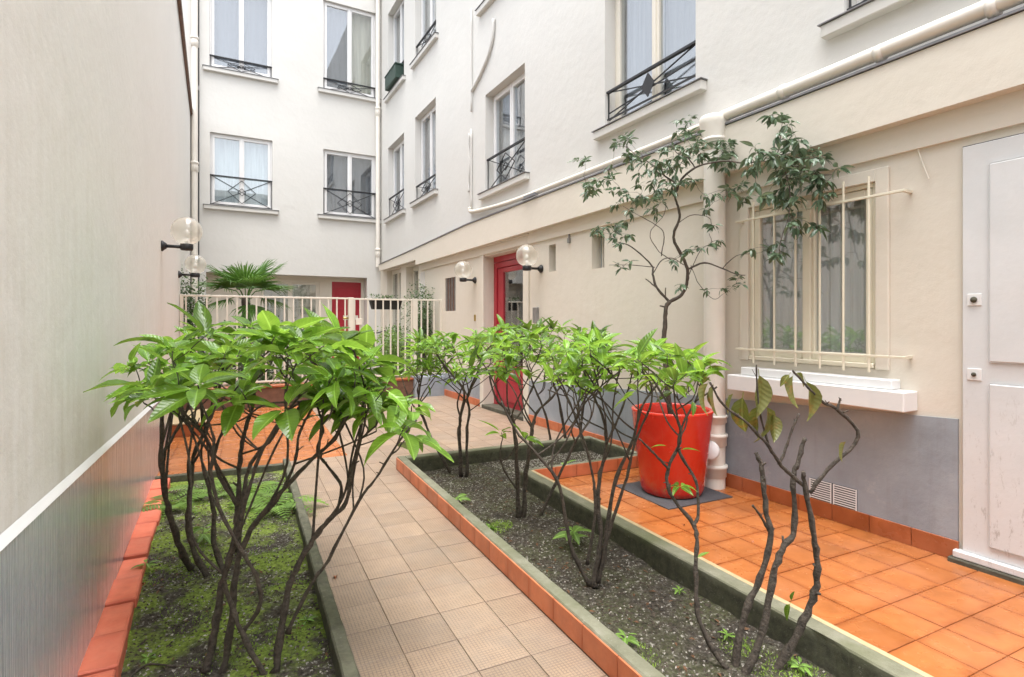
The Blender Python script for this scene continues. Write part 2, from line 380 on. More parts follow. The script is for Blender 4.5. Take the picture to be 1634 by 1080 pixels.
def wall_mesh(mb, T, s0, s1, z0, z1, ops, depth):
    """wall sheet with recessed openings; T(s,d,z)"""
    S = sorted({s0, s1, *[o[0] for o in ops], *[o[1] for o in ops]}); Z = sorted({z0, z1, *[o[2] for o in ops], *[o[3] for o in ops]})
    for i in range(len(S)-1):
        for j in range(len(Z)-1):
            cs, cz = (S[i]+S[i+1])/2, (Z[j]+Z[j+1])/2
            if any(o[0] < cs < o[1] and o[2] < cz < o[3] for o in ops): continue
            mb.poly([T(S[i], 0, Z[j]), T(S[i+1], 0, Z[j]), T(S[i+1], 0, Z[j+1]), T(S[i], 0, Z[j+1])])
    for o in ops:
        d = o[4] if len(o) > 4 else depth; a, b, c, e = o[:4]
        mb.poly([T(a, 0, c), T(a, 0, e), T(a, d, e), T(a, d, c)]); mb.poly([T(b, 0, c), T(b, 0, e), T(b, d, e), T(b, d, c)])
        mb.poly([T(a, 0, e), T(b, 0, e), T(b, d, e), T(a, d, e)]); mb.poly([T(a, 0, c), T(b, 0, c), T(b, d, c), T(a, d, c)])
FT = lambda s, d, z: Vector((3.97+d, s, z))       # right facade
KT = lambda s, d, z: Vector((s, 14.81+d, z))      # back facade
RT = lambda s, d, z: Vector((s, -9-d, z))         # building behind the camera
def clip(poly, a, b):                             # keep left of a->b
    out = []
    for i in range(len(poly)):
        p, q = poly[i], poly[(i+1) % len(poly)]
        f = lambda r: (b[0]-a[0])*(r[1]-a[1])-(b[1]-a[1])*(r[0]-a[0])
        fp, fq = f(p), f(q)
        if fp >= 0: out.append(p)
        if fp*fq < 0:
            t = fp/(fp-fq); out.append((p[0]+(q[0]-p[0])*t, p[1]+(q[1]-p[1])*t))
    return out
def area(p): return abs(sum(p[i][0]*p[(i+1) % len(p)][1]-p[(i+1) % len(p)][0]*p[i][1] for i in range(len(p))))/2
ROTB = Matrix.Rotation(-R(2.5), 4, 'Z').to_quaternion()
def tile_mesh(poly, th, ch, mat):
    """polygon in local coords -> slab with chamfered top"""
    cx = sum(p[0] for p in poly)/len(poly); cy = sum(p[1] for p in poly)/len(poly); n = len(poly)
    v = []; sh = []
    for (x, y) in poly:
        d = math.hypot(x-cx, y-cy) or 1; k = 1-ch*1.4/d; sh.append((cx+(x-cx)*k, cy+(y-cy)*k))
    v += [(x, y, -th) for x, y in poly]+[(x, y, -ch) for x, y in poly]+[(x, y, 0) for x, y in sh]
    f = [tuple(range(2*n, 3*n))]
    for i in range(n):
        j = (i+1) % n; f.append((i, j, n+j, n+i)); f.append((n+i, n+j, 2*n+j, 2*n+i))
    me = bpy.data.meshes.new('tile'); me.from_pydata(v, [], f); me.materials.append(M[mat])
    bm = bmesh.new(); bm.from_mesh(me); bmesh.ops.recalc_face_normals(bm, faces=bm.faces); bm.to_mesh(me); bm.free(); return me
trng = random.Random(5)
def lay_tiles(parent, region, p0, dp, q0, dq, mat, ztop=0.0, gap=.0035, th=.02, far=9e9):
    """region: convex ccw polygon in bed frame; tiles on a grid, cut at the region's edge"""
    full = tile_mesh([(-dp/2+gap/2, -dq/2+gap/2), (dp/2-gap/2, -dq/2+gap/2), (dp/2-gap/2, dq/2-gap/2), (-dp/2+gap/2, dq/2-gap/2)], th, .0015, mat)
    fars = MB(); ps = [r[0] for r in region]; qs = [r[1] for r in region]
    i0, i1 = math.floor((min(ps)-p0)/dp), math.ceil((max(ps)-p0)/dp); j0, j1 = math.floor((min(qs)-q0)/dq), math.ceil((max(qs)-q0)/dq)
    for i in range(i0, i1):
        for j in range(j0, j1):
            cp, cq = p0+(i+.5)*dp, q0+(j+.5)*dq; g = gap/2
            t = [(cp-dp/2+g, cq-dq/2+g), (cp+dp/2-g, cq-dq/2+g), (cp+dp/2-g, cq+dq/2-g), (cp-dp/2+g, cq+dq/2-g)]
            A0 = area(t)
            for k in range(len(region)):
                if t: t = clip(t, region[k], region[(k+1) % len(region)])
            if len(t) < 3 or area(t) < .0008: continue
            z = ztop+trng.uniform(-.0012, .0008)
            w_ = BF(cp, cq, z)
            if w_.y > far:
                fars.poly([BF(a, b, z) for a, b in t]); continue
            me = full if area(t) > A0*.999 else tile_mesh([(a-cp, b-cq) for a, b in t], th, .0015, mat)
            q = ROTB.copy()
            place('tile', me, w_, parent, rot=(Matrix.Rotation(-R(2.5), 4, 'Z') @ Matrix.Rotation(trng.uniform(-.004, .004), 4, 'X')).to_quaternion())
    if fars.f: fars.build('tile', mat, parent, kind='stuff')
def pfac(a, q): return (a-q*math.sin(R(2.5)))/math.cos(R(2.5))   # bed-frame p of world X=a at q

# ------------------------------------------------------------------ ground
g = MB(); g.poly([(-12, -12, -.16), (16, -12, -.16), (16, 20, -.16), (-12, 20, -.16)]); g.build('ground', 'mortar', kind='structure')
def slab(name, pts, z, mat, lab=None):
    b = MB(); n = len(pts); T_ = [BF(p, q, z) for p, q in pts]; B_ = [BF(p, q, z-.1) for p, q in pts]
    b.poly(T_)
    for i in range(n): b.poly([T_[i], T_[(i+1) % n], B_[(i+1) % n], B_[i]])
    return b.build(name, mat, kind='structure', label=lab)
def tq(t, p): return (t+p*math.sin(R(2.5)))/math.cos(R(2.5))
path_slab = slab('path', [(.40, -2), (1.345, -2), (1.345, 6.1), (.40, 6.1)], -.006, 'mortar')
land = slab('landing', [(.40, 5.3), (pfac(3.99, 5.3), 5.3), (pfac(3.99, 10), tq(10.03, 3.5)), (1.0, tq(10.03, 1)), (1.0, 6.12), (.40, 6.1)], -.0055, 'mortar')
strip = slab('paved_strip', [(3.60, 4.40), (pfac(3.99, 4.4), 4.40), (pfac(3.99, 5.3), 5.3), (3.60, 5.3)], -.0065, 'mortar')
ter = slab('terrace', [(2.29, -2), (pfac(3.99, -2), -2), (pfac(3.99, 4.35), 4.35), (2.29, 4.35)], -.007, 'orange_mortar')
land2 = slab('side_landing', [(pfac(-.49, 5.85), 5.85), (.398, 5.85), (.398, 6.11), (.998, 6.13), (.998, tq(10.03, 1)), (pfac(-.49, 10), tq(10.03, -.9))], -.0062, 'orange_mortar')
lay_tiles(path_slab, [(.405, -1.6), (1.333, -1.6), (1.333, 6.1), (.405, 6.1)], .378, .2465, 2.354-.2525*20, .2525, 'beige_tile', far=6.8)
lay_tiles(land, [(1.333, 5.33), (pfac(3.95, 5.33), 5.33), (pfac(3.95, 6.1), 6.1), (1.333, 6.1)], .378, .2465, 2.354-.2525*20, .2525, 'beige_tile', far=9)
lay_tiles(land, [(1.0, 6.1), (pfac(3.95, 6.1), 6.1), (pfac(3.95, 10), tq(10.0, 3.5)), (1.0, tq(10.0, 1))], .378, .2465, 2.354-.2525*20, .2525, 'beige_tile', far=8.6)
lay_tiles(strip, [(3.605, 4.43), (pfac(3.95, 4.43), 4.43), (pfac(3.95, 5.33), 5.33), (3.605, 5.33)], .378, .2465, 2.354-.2525*20, .2525, 'beige_tile')
lay_tiles(ter, [(2.333, -1.4), (pfac(3.955, -1.4), -1.4), (pfac(3.955, 4.335), 4.335), (2.333, 4.335)], 2.506-.234*4, .234, 1.194-.2415*12, .2415, 'orange_tile', gap=.005)
lay_tiles(land2, [(pfac(-.47, 5.85), 5.87), (.40, 5.87), (.40, 10.1), (pfac(-.47, 10), 10.0)], 0, .234, 0, .2415, 'orange_tile', far=10.5)
lay_tiles(land2, [(.40, 6.1), (1.0, 6.1), (1.0, 10.05), (.40, 10.05)], 0, .234, 0, .2415, 'orange_tile', far=10.5)
# back yard behind the fence
b = MB(); b.box(-.49, 3.97, 10.33, 15.4, -.1, .15); b.build('back_yard', 'mortar', kind='structure')

# beds
def soil(name, rects, zf, lab=None):
    b = MB(); idx = {}; st = .02
    for (p0, p1, q0, q1) in rects:
        npn, nq = int((p1-p0)/st), int((q1-q0)/st); base = len(b.v)
        for i in range(npn+1):
            for j in range(nq+1):
                v = BF(p0+(p1-p0)*i/npn, q0+(q1-q0)*j/nq); v.z = zf(v); b.v.append(v)
        for i in range(npn):
            for j in range(nq):
                a = base+i*(nq+1)+j; b.f.append((a, a+nq+1, a+nq+2, a+1))
    return b.build(name, 'soil', kind='structure', smooth=True, recalc=False)
def zsoil_r(v): return -.025+.028*noise.fractal(v*2.2, 1, 2, 4)+.006*noise.noise(v*25)
def zsoil_l(v): return .0+.035*noise.fractal(v*1.7+Vector((7, 3, 1)), 1, 2, 4)+.006*noise.noise(v*25)
soil('flower_bed', [(1.40, 2.22, -1, 5.25), (2.20, 3.56, 4.39, 5.25)], zsoil_r)
soil('flower_bed', [(-.75, .36, -.6, 5.8)], zsoil_l)

def kerb(label, parts, tiles, cream=None):
    """parts: bed-frame boxes; tiles: list of (p,q, dir, len, z0,z1)"""
    p0 = parts[0]; root = thing('kerb', label, 'kerb', BF(p0[0], p0[2], 0))
    for (a, b_, c, d, z0, z1) in parts:
        m = MB(); lq = d-c > b_-a; w0, w1, l0, l1 = (a, b_, c, d) if lq else (c, d, a, b_); n = int((l1-l0)/.035); e = .007
        for i in range(n+1):
            l = l0+(l1-l0)*i/n
            for k, (ww, zz) in enumerate(((w0, z0), (w0, z1-e), (w0+e, z1), ((w0+w1)/2, z1), (w1-e, z1), (w1, z1-e), (w1, z0))):
                q_ = Vector((l*9, k*.7, z1*40+w0*31)); j = noise.fractal(q_, 1, 2, 3)*.0025; chip = max(0, noise.noise(Vector((l*5, k*3+w0*17, 2)))-.45)*.03 if k in (1, 2, 4, 5) else 0
                ww += (j+chip*(1 if k < 3 else -1))*(0 if k in (0, 6) else 1); zz += noise.fractal(q_+Vector((5, 5, 5)), 1, 2, 3)*.002-chip if k not in (0, 6) else 0
                m.v.append(BF(ww, l, zz) if lq else BF(l, ww, zz))
        for i in range(n):
            for k in range(6): o_ = i*7+k; m.f.append((o_, o_+1, o_+8, o_+7))
        m.f += [tuple(range(7)), tuple(n*7+k for k in range(7))]
        m.build('concrete_edge', 'concrete', root)
    if cream:
        for (a, b_, c, d, z0, z1) in cream:
            m = MB(); m.box(a, b_, c, d, z0, z1, BF, ch=.002); m.build('cream_strip', 'cream_edge', root)
    for (a, b_, c, d, z0, z1) in tiles:
        ctr = BF((a+b_)/2, (c+d)/2, (z0+z1)/2); mm = MB(); mm.box(a, b_, c, d, z0, z1, BF, ch=.0015)
        mm.build('tile', 'kerb_tile', root, org=ctr)
    return root
tl = []
q = 2.035-.2525*12
while q < 5.33:
    q1 = min(q+.2525, 5.33)
    tl.append((1.336, 1.345, q+.002, q1-.002, 0.001, .113)); q += .2525
kerb('long kerb beside the paved path, orange tiles on its path side and mossy concrete on top',
     [(1.345, 1.42, -1.3, 5.33, -.12, .12), (1.42, 3.55, 5.235, 5.33, -.12, .12), (3.55, 3.60, 4.345, 5.33, -.12, .118)], tl)
tl = []
p = 2.32
while p < 3.72:
    tl.append((p+.002, min(p+.234, 3.73)-.002, 4.336, 4.345, .001, .112)); p += .234
kerb('mossy concrete kerb with a cream tile edge between the soil and the orange terrace',
     [(2.20, 2.297, -1.3, 4.345, -.12, .118), (2.297, 3.55, 4.345, 4.39, -.12, .117)], tl, [(2.299, 2.330, -1.3, 4.336, -.05, .113)])
kerb('mossy concrete kerb round the left bed, low and plain, left of the path',
     [(.34, .40, -1.3, 5.88, -.12, .085), (-.72, .34, 5.80, 5.86, -.12, .05)], [], [(.400, .4035, 1.5, 3.2, -.0, .07)])
# bricks by the left wall
br = thing('brick_edging', 'row of flat salmon red bricks along the foot of the left wall', 'edging', (-.42, 2.6, 0))
t = .55; bn = 0
brng = random.Random(2)
while t < 5.5:
    ln = .305; w0 = -.48+brng.uniform(-.004, .006); w1 = -.352+brng.uniform(-.008, .01); z1 = .052+brng.uniform(-.012, .012)
    m = MB(); m.box(w0, w1, t+.006, t+ln-.006, -.05, z1, ch=.007)
    o = m.build('brick', 'red_brick', br, org=((w0+w1)/2, t+ln/2, 0)); o.rotation_euler = (brng.uniform(-.01, .01), brng.uniform(-.02, .02), brng.uniform(-.012, .012)); t += ln+.002
# small tiled step by the left wall
stp = thing('tiled_step', 'low tiled step with a cream top against the left wall near the fence', 'step', (-.3, 8, 0))
m = MB(); m.box(-.478, -.08, 8.0, 9.1, 0, .15, ch=.004); m.build('step_body', 'base_tile', stp)
m = MB(); m.box(-.478, -.07, 7.99, 9.1, .152, .175, ch=.004); m.build('step_top', 'cream_edge', stp)

# ------------------------------------------------------------------ left wall
lw_ = thing('courtyard_wall', 'tall blank grey rendered wall with a glossy grey painted base on the left', 'wall', (-.49, 5, 0))
m = MB(); m.box(-.79, -.49, -1.5, 14.81, -.1, 6.28); m.build('wall_face', 'left_plaster', lw_)
m = MB(); m.box(-.86, -.44, -1.5, 14.80, 6.285, 6.36, ch=.006); m.build('coping', 'dark_stone', lw_)
m = MB(); m.box(-.485, -.44, -1.5, 14.80, 6.22, 6.283); m.build('coping_drip', 'brown_wood', lw_)
zb = lambda t: .975-.0445*t
m = MB(); x1 = -.472
v = [(-.489, -1.5, -.1), (x1, -1.5, -.1), (x1, -1.5, zb(-1.5)-.022), (-.489, -1.5, zb(-1.5)), (-.489, 10.2, -.1), (x1, 10.2, -.1), (x1, 10.2, zb(10.2)-.022), (-.489, 10.2, zb(10.2))]
m.v = [Vector(x) for x in v]; m.f = [(0, 1, 2, 3), (4, 7, 6, 5), (1, 5, 6, 2), (0, 3, 7, 4)]
m.build('painted_base', 'grey_gloss_band', lw_)
m = MB(); m.v = [Vector(x) for x in ((-.4885, -1.5, zb(-1.5)+.004), (x1+.002, -1.5, zb(-1.5)-.021), (x1+.002, 10.2, zb(10.2)-.021), (-.4885, 10.2, zb(10.2)+.004))]
m.f = [(0, 1, 2, 3)]; m.build('pale_top_edge', 'white_paint', lw_)

# ------------------------------------------------------------------ buildings
wing = thing('apartment_building', 'cream and white apartment wing on the right with the red glazed entrance', 'building', (3.97, 5, 0))
backb = thing('apartment_building', 'white apartment facade closing the far end of the court, plain red door at its foot', 'building', (2, 14.81, 0))
WF = [(3.70, 5.06, 3.67, 5.45, 'net_grey'), (.95, 2.32, 3.62, 5.45, 'net_cream'), (6.92, 8.24, 3.585, 5.21, ('net_dark', 'net_grey')), (10.57, 11.89, 4.12, 6.02, 'net_dark'), (12.70, 14.08, 4.10, 5.94, 'net_dark'),
      (10.55, 11.89, 7.26, 9.3, 'net_grey'), (12.70, 14.08, 7.25, 9.42, 'net_grey'), (7.05, 8.33, 6.72, 8.6, 'net_grey'), (3.70, 5.0, 6.8, 8.7, 'net_grey')]
big = (2.10, 3.11, 1.12, 2.40, .07); ent = (6.93, 8.27, 0.02, 2.52, .19)
ops = [(o[0], o[1], o[2], o[3], .22) for o in WF]+[big, ent, (6.10, 6.27, 2.11, 2.47, .16), (5.07, 5.31, 2.07, 2.47, .16), (9.53, 10.06, 1.64, 2.28, .05),
      (11.62, 12.55, .15, 2.72, .25), (12.95, 14.2, .15, 2.76, .22)]
m = MB(); up = [o for o in ops if o[2] > 3]; lo_ = [o for o in ops if o[2] < 3]
wall_mesh(m, FT, -1.0, 14.81, 2.95, 11.5, up, .22)
m.poly([FT(-1, 0, 11.5), FT(14.81, 0, 11.5), FT(14.81, 3, 11.5), FT(-1, 3, 11.5)]); m.poly([FT(-1, 0, 0), FT(-1, 3, 0), FT(-1, 3, 11.5), FT(-1, 0, 11.5)])
m.build('upper_wall', 'white_plaster', wing, recalc=False)
m = MB(); wall_mesh(m, FT, -1.0, 14.81, -.1, 2.95, lo_, .2); m.build('lower_wall', 'cream_plaster', wing, recalc=False)
m = MB(); m.box(-1, 11.4, .0, -.03, 2.55, 2.75, FT); m.build('moulding', 'cream_plaster', wing)
# overhanging fascia, stepping up at its far end
m = MB()
def prism(mb, poly, x0, x1):
    n = len(poly); A_ = [Vector((x0, t, z)) for t, z in poly]; B_ = [Vector((x1, t, z)) for t, z in poly]
    mb.poly(A_); mb.poly(B_)
    for i in range(n): mb.poly([A_[i], A_[(i+1) % n], B_[(i+1) % n], B_[i]])
prism(m, [(-1, 2.75), (11.5, 2.67), (11.5, 2.78), (14.5, 2.78), (14.5, 2.94), (11.65, 3.02), (8.75, 3.115), (-1, 3.13)], 3.85, 3.969)
m.build('fascia', 'cream_plaster', wing)
m = MB(); prism(m, [(-1, 3.135), (8.75, 3.120), (11.65, 3.026), (14.5, 2.946), (14.5, 2.960), (11.65, 3.042), (8.75, 3.137), (-1, 3.151)], 3.835, 3.968)
m.build('zinc_flashing', 'zinc', wing)
# grey base band, sloping top, and tiled skirting
def band_piece(t0, t1):
    zt = lambda t: .855 if t < 1.8 else .855-.052*(t-1.8)
    m = MB(); prism(m, [(t0, -.05), (t1, -.05), (t1, zt(t1)), (t0, zt(t0))], 3.958, 3.9695); m.build('painted_base', 'grey_band', wing)
for a_, b_ in ((1.63, 6.80), (8.40, 10.25)): band_piece(a_, b_)
tt = 1.62; k = 0
while tt < 10.1:
    t1 = min(tt+.2575, 6.78) if tt < 6.78 else tt+.2575
    if not (6.7 < (tt+t1)/2 < 8.42):
        m = MB(); m.box(3.944, 3.957, tt+.002, t1-.002, .001, .118, ch=.0015); m.build('skirting_tile', 'base_tile' if tt < 4.3 else 'kerb_tile', wing, org=(3.95, tt, .06))
    tt = t1 if t1 > tt+.02 else tt+.2575
    if 6.78 <= tt < 8.4: tt = 8.42

def tb_bars(mb, T, segs, wd):
    for (s0, z0, s1, z1, d) in segs: mb.bar(T(s0, d, z0), T(s1, d, z1), wd)
def railing(T, par, s0, s1, z0, z1, d=.03, style='diamond'):
    m = MB(); c = (s0+s1)/2; zc = (z0+z1)/2; hw = (s1-s0)/2; hh = (z1-z0)/2
    m.box(s0-.05, s1+.05, d-.02, d+.02, z1-.012, z1+.012, T)
    m.box(s0, s1, d-.009, d+.009, z0, z0+.016, T)
    L = [(s0+.02, z0, s0+.02, z1, d), (s1-.02, z0, s1-.02, z1, d)]
    L += [(s0+.02, z0, s1-.02, z1, d), (s0+.02, z1, s1-.02, z0, d+.012)]
    if style == 'plate':
        kw, kh = .10, .13
        m.poly([T(c-kw, d-.012, zc), T(c, d-.012, zc-kh), T(c+kw, d-.012, zc), T(c, d-.012, zc+kh)])
        m.poly([T(c-kw, d-.006, zc), T(c, d-.006, zc-kh), T(c+kw, d-.006, zc), T(c, d-.006, zc+kh)])
        L += [(s0+.02, z1-hh*.9, s1-.02, z0+hh*.5, d+.01)]
    else:
        for kx, ky in ((.30, .40), (.09, .13)):
            kx *= hw*1.5; ky *= hh*2
            if kx < .2 and kx*1.4 > .2: pass
            L += [(c-kx, zc, c, zc-ky, d-.01), (c, zc-ky, c+kx, zc, d-.01), (c+kx, zc, c, zc+ky, d-.01), (c, zc+ky, c-kx, zc, d-.01)]
    tb_bars(m, T, L, .012); return m.build('railing', 'black_iron', par)
wrng = random.Random(9)
def window(T, par, s0, s1, z0, z1, depth, curt, mat='white_paint', sill=True, rail=None, zrail0=None, rstyle='diamond', fz0=None, simple_=False, leaves=2):
    m = MB(); d0, d1 = depth-.05, depth+.02; fw = .045
    fz = fz0 or z0
    m.box(s0, s0+fw, d0, d1, fz, z1, T, ch=.004); m.box(s1-fw, s1, d0, d1, fz, z1, T, ch=.004)
    m.box(s0+fw, s1-fw, d0, d1, z1-fw, z1, T, ch=.004); m.box(s0+fw, s1-fw, d0, d1, fz, fz+fw, T, ch=.004)
    c = (s0+s1)/2; sw = .052
    halves = ((s0+fw, c), (c, s1-fw)) if leaves == 2 else ((s0+fw, s1-fw),)
    for a, b_ in halves:
        zz0, zz1 = fz+fw+.002, z1-fw-.002; a += .002; b_ -= .002
        m.box(a, a+sw, d0-.015, d1-.01, zz0, zz1, T, ch=.004); m.box(b_-sw, b_, d0-.015, d1-.01, zz0, zz1, T, ch=.004)
        m.box(a+sw, b_-sw, d0-.015, d1-.01, zz1-sw, zz1, T, ch=.004); m.box(a+sw, b_-sw, d0-.015, d1-.01, zz0, zz0+sw*1.2, T, ch=.004)
    m.box(c-.018, c+.018, d0-.028, d0-.012, fz+fw, z1-fw, T, ch=.003)
    w_ = m.build('window', mat, par)
    for a, b_ in halves:
        g_ = MB(); g_.box(a+sw-.005, b_-sw+.005, d0+.012, d0+.018, fz+fw+sw, z1-fw-sw, T); g_.build('pane', 'glass', w_)
    # room behind: curtain and dark box
    cts = curt if isinstance(curt, tuple) else (curt, curt); dd = depth+.09
    for hi, cu_ in enumerate(cts):
      if cu_ is None: continue
      cm = MB(); n = 40; ph = wrng.uniform(0, 6)
      for k in range(20*hi, 20*hi+20):
        sa, sb = s0+(s1-s0)*k/n, s0+(s1-s0)*(k+1)/n
        ff = lambda k: dd+.008*math.sin(k*1.1+ph)+.012*math.sin(k*.33+ph*2)
        ya, yb = ff(k), ff(k+1)
        cm.poly([T(sa, ya, fz), T(sb, yb, fz), T(sb, yb, z1), T(sa, ya, z1)])
      cm.build('curtain', cu_, w_, smooth=True)
    bx = MB(); e = .02
    bx.poly([T(s0-.2, depth+.5, z0-.1), T(s1+.2, depth+.5, z0-.1), T(s1+.2, depth+.5, z1+.1), T(s0-.2, depth+.5, z1+.1)])
    for sA, zA, sB, zB in ((s0, z0, s1, z0), (s0, z1, s1, z1), (s0, z0, s0, z1), (s1, z0, s1, z1)):
        bx.poly([T(sA, depth+.03, zA), T(sB, depth+.03, zB), T(sB+(.2 if sB == s1 else -.2)*0, depth+.5, zB), T(sA, depth+.5, zA)])
    bx.build('room', 'dark_interior', w_)
    if sill:
        s_ = MB(); s_.box(s0-.13, s1+.13, -.075, depth-.055, z0-.105, z0-.012, T, ch=.008); sl_ = s_.build('sill', 'white_plaster', w_)
        s_ = MB(); s_.box(s0-.145, s1+.145, -.09, depth-.055, z0-.011, z0-.004, T); s_.build('sill_flashing', 'zinc', w_)
    if rail: railing(T, w_, s0+.0, s1-.0, zrail0 or z0+.05, rail, .04, rstyle)
    return w_
RL = {0: (4.09, 3.77, 'plate'), 2: (4.13, 3.62, 'diamond'), 3: (4.47, 4.15, 'diamond'), 4: (4.62, 4.13, 'diamond'), 5: (7.62, 7.3, 'diamond'), 6: (7.7, 7.3, 'diamond'), 1: (4.0, 3.68, 'diamond'), 7: (7.1, 6.76, 'diamond')}
for i, (a, b_, c, d, cu) in enumerate(WF):
    r_ = RL.get(i)
    window(FT, wing, a, b_, c, d, .20, cu, 'white_paint' if i != 0 else 'cream_paint', True, r_ and r_[0], r_ and r_[1], r_[2] if r_ else 'diamond')
# small ground floor openings
def niche(T, par, s0, s1, z0, z1, d, mat, slats):
    m = MB(); m.box(s0, s1, d-.02, d, z0, z1, T); o = m.build('niche', mat, par)
    m = MB(); n = slats
    for k in range(n): c = s0+(s1-s0)*(k+.5)/n; m.box(c-.006, c+.006, d-.05, d-.021, z0, z1, T)
    m.build('bar', 'cream_paint' if mat != 'brown_wood' else 'grey_metal', o); return o
niche(FT, wing, 6.10, 6.27, 2.11, 2.47, .16, 'grey_band', 1); niche(FT, wing, 5.07, 5.31, 2.07, 2.47, .16, 'grey_band', 2); niche(FT, wing, 9.53, 10.06, 1.64, 2.28, .05, 'brown_wood', 4)
# far ground floor bays
window(FT, wing, 11.62, 12.55, 1.0, 2.72, .22, 'net_white', 'cream_paint', False)
window(FT, wing, 12.95, 14.2, 1.0, 2.76, .19, 'net_cream', 'cream_paint', False)
m = MB(); m.box(11.5, 14.3, -.06, .18, .9, .985, FT, ch=.006); m.box(11.62, 12.55, .12, .2, .15, .9, FT); m.box(12.95, 14.2, .12, .2, .15, .9, FT); m.build('bay_apron', 'white_paint', wing)
m = MB()
for k in range(4): m.box(11.2+k*.09, 11.215+k*.09, -.03, -.015, 1.3, 2.5, FT)
m.box(11.15, 11.52, -.028, -.012, 2.2, 2.215, FT); m.build('window_bars', 'white_paint', wing)

# big barred ground floor window
m = MB(); s0, s1, z0, z1 = big[:4]; tw = .085
for bx_ in ((s0-tw, s0, -.022, 0, z0, z1+tw), (s1, s1+tw, -.022, 0, z0, z1+tw), (s0, s1, -.022, 0, z1, z1+tw)): m.box(*bx_, FT, ch=.004)
m.build('window_surround', 'cream_plaster', wing)
m = MB(); d0 = .005
m.box(s0, s0+.03, d0, .06, z0, z1, FT, ch=.004); m.box(s1-.03, s1, d0, .06, z0, z1, FT, ch=.004); m.box(s0+.03, s1-.03, d0, .06, z1-.03, z1, FT, ch=.004); m.box(s0+.03, s1-.03, d0, .06, z0, z0+.035, FT, ch=.004)
c = 2.60
for a, b_ in ((s0+.032, c), (c+.002, s1-.032)):
    m.box(a, a+.05, d0+.012, .07, z0+.037, z1-.032, FT, ch=.006); m.box(b_-.05, b_, d0+.012, .07, z0+.037, z1-.032, FT, ch=.006)
    m.box(a+.05, b_-.05, d0+.012, .07, z1-.09, z1-.032, FT, ch=.006); m.box(a+.05, b_-.05, d0+.012, .07, z0+.037, z0+.10, FT, ch=.006)
m.box(c-.03, c+.032, d0-.012, d0+.01, z0+.036, z1-.031, FT, ch=.005); m.box(s0+.01, s1-.01, -.03, d0, z0+.005, z0+.04, FT, ch=.006)
bw = m.build('window', 'yellow_cream_paint', wing)
for a, b_ in ((s0+.08, c-.048), (c+.05, s1-.08)):
    g_ = MB(); g_.box(a, b_, .04, .046, z0+.095, z1-.085, FT); g_.build('pane', 'glass', bw)
cm = MB(); n = 60
for k in range(n):
    sa, sb = s0+(s1-s0)*k/n, s0+(s1-s0)*(k+1)/n; f = lambda k: .14+.02*math.sin(k*1.3)+.008*math.sin(k*.41)
    cm.poly([FT(sa, f(k), z0), FT(sb, f(k+1), z0), FT(sb, f(k+1), z1), FT(sa, f(k), z1)])
cm.build('curtain', 'net_white', bw, smooth=True)
bx = MB(); bx.box(s0-.1, s1+.1, .5, .52, z0-.1, z1+.1, FT)
for q_ in ((s0-.01, s0, .071, .5, z0, z1), (s1, s1+.01, .071, .5, z0, z1), (s0, s1, .071, .5, z1, z1+.01), (s0, s1, .071, .5, z0-.01, z0)): bx.box(*q_, FT)
bx.build('room', 'dark_interior', bw)
m = MB(); m.box(1.85, 3.20, -.17, -.001, .873, 1.0, FT, ch=.006); m.build('sill', 'white_paint', wing)
m = MB(); m.box(1.95, 3.11, -.11, -.001, 1.001, 1.066, FT, ch=.006); m.build('sill', 'white_paint', wing)
gr = thing('window_grille', 'cream iron security grille of six uprights in front of the ground floor window', 'grille', (3.87, 2.5, 1.1))
for z in (2.285, 1.215):
    m = MB(); m.box(1.88, 3.17, -.105, -.085, z-.008, z+.008, FT, ch=.002); m.box(1.88, 1.90, -.085, 0, z-.008, z+.008, FT); m.box(3.15, 3.17, -.085, 0, z-.008, z+.008, FT)
    m.build('rail', 'yellow_cream_paint', gr)
for s_ in (3.0, 2.81, 2.63, 2.44, 2.27, 2.10):
    m = MB(); m.tube([FT(s_, -.095, 1.105), FT(s_, -.095, 2.425)], .0085, 8); m.build('bar', 'yellow_cream_paint', gr)
# base ventilation grille
m = MB(); m.box(2.22, 2.57, -.014, -.012, .118, .268, FT); vg = m.build('vent_grille', 'dark_interior', wing)
for a, b_ in ((2.225, 2.385), (2.405, 2.565)):
    m = MB()
    for k in range(9): z = .126+k*.0165; m.box(a, b_, -.021, -.0145, z, z+.0065, FT)
    m.box(a-.003, a+.003, -.022, -.0145, .12, .266, FT); m.box(b_-.003, b_+.003, -.022, -.0145, .12, .266, FT)
    m.build('slat', 'white_paint', vg)
# white service door at the right edge
m = MB(); m.box(.55, 1.60, -.03, -.001, .075, 2.49, FT, ch=.003); dr = m.build('door', 'scuffed_paint', wing, label='scuffed off-white panelled service door')
for z0_, z1_ in ((1.21, 2.36), (.14, 1.09)):
    for q_ in ((.65, 1.47),):
        m = MB(); m.box(q_[0], q_[1], -.044, -.031, z0_, z1_, FT, ch=.009); m.build('panel', 'scuffed_paint', dr)
for z, r in ((1.575, .018), (1.135, .013)):
    m = MB(); m.box(1.505, 1.575, -.036, -.0305, z-.035, z+.035, FT, ch=.002); m.build('lock_plate', 'white_paint', dr)
    m = MB(); m.lathe(FT(1.54, -.036, z), [(0.001, .014), (r*.8, .012), (r, .006), (r*.7, 0)], 16, Matrix.Rotation(-math.pi/2, 3, 'Y')); m.build('knob', 'dark_stone', dr, smooth=True)
m = MB(); m.box(.45, 1.64, -.06, -.001, .03, .074, FT, ch=.006); m.build('door_sill', 'scuffed_paint', wing)
m = MB(); m.box(.4, 1.66, -.075, -.001, -.02, .029, FT, ch=.006); m.build('door_step', 'dark_stone', wing)
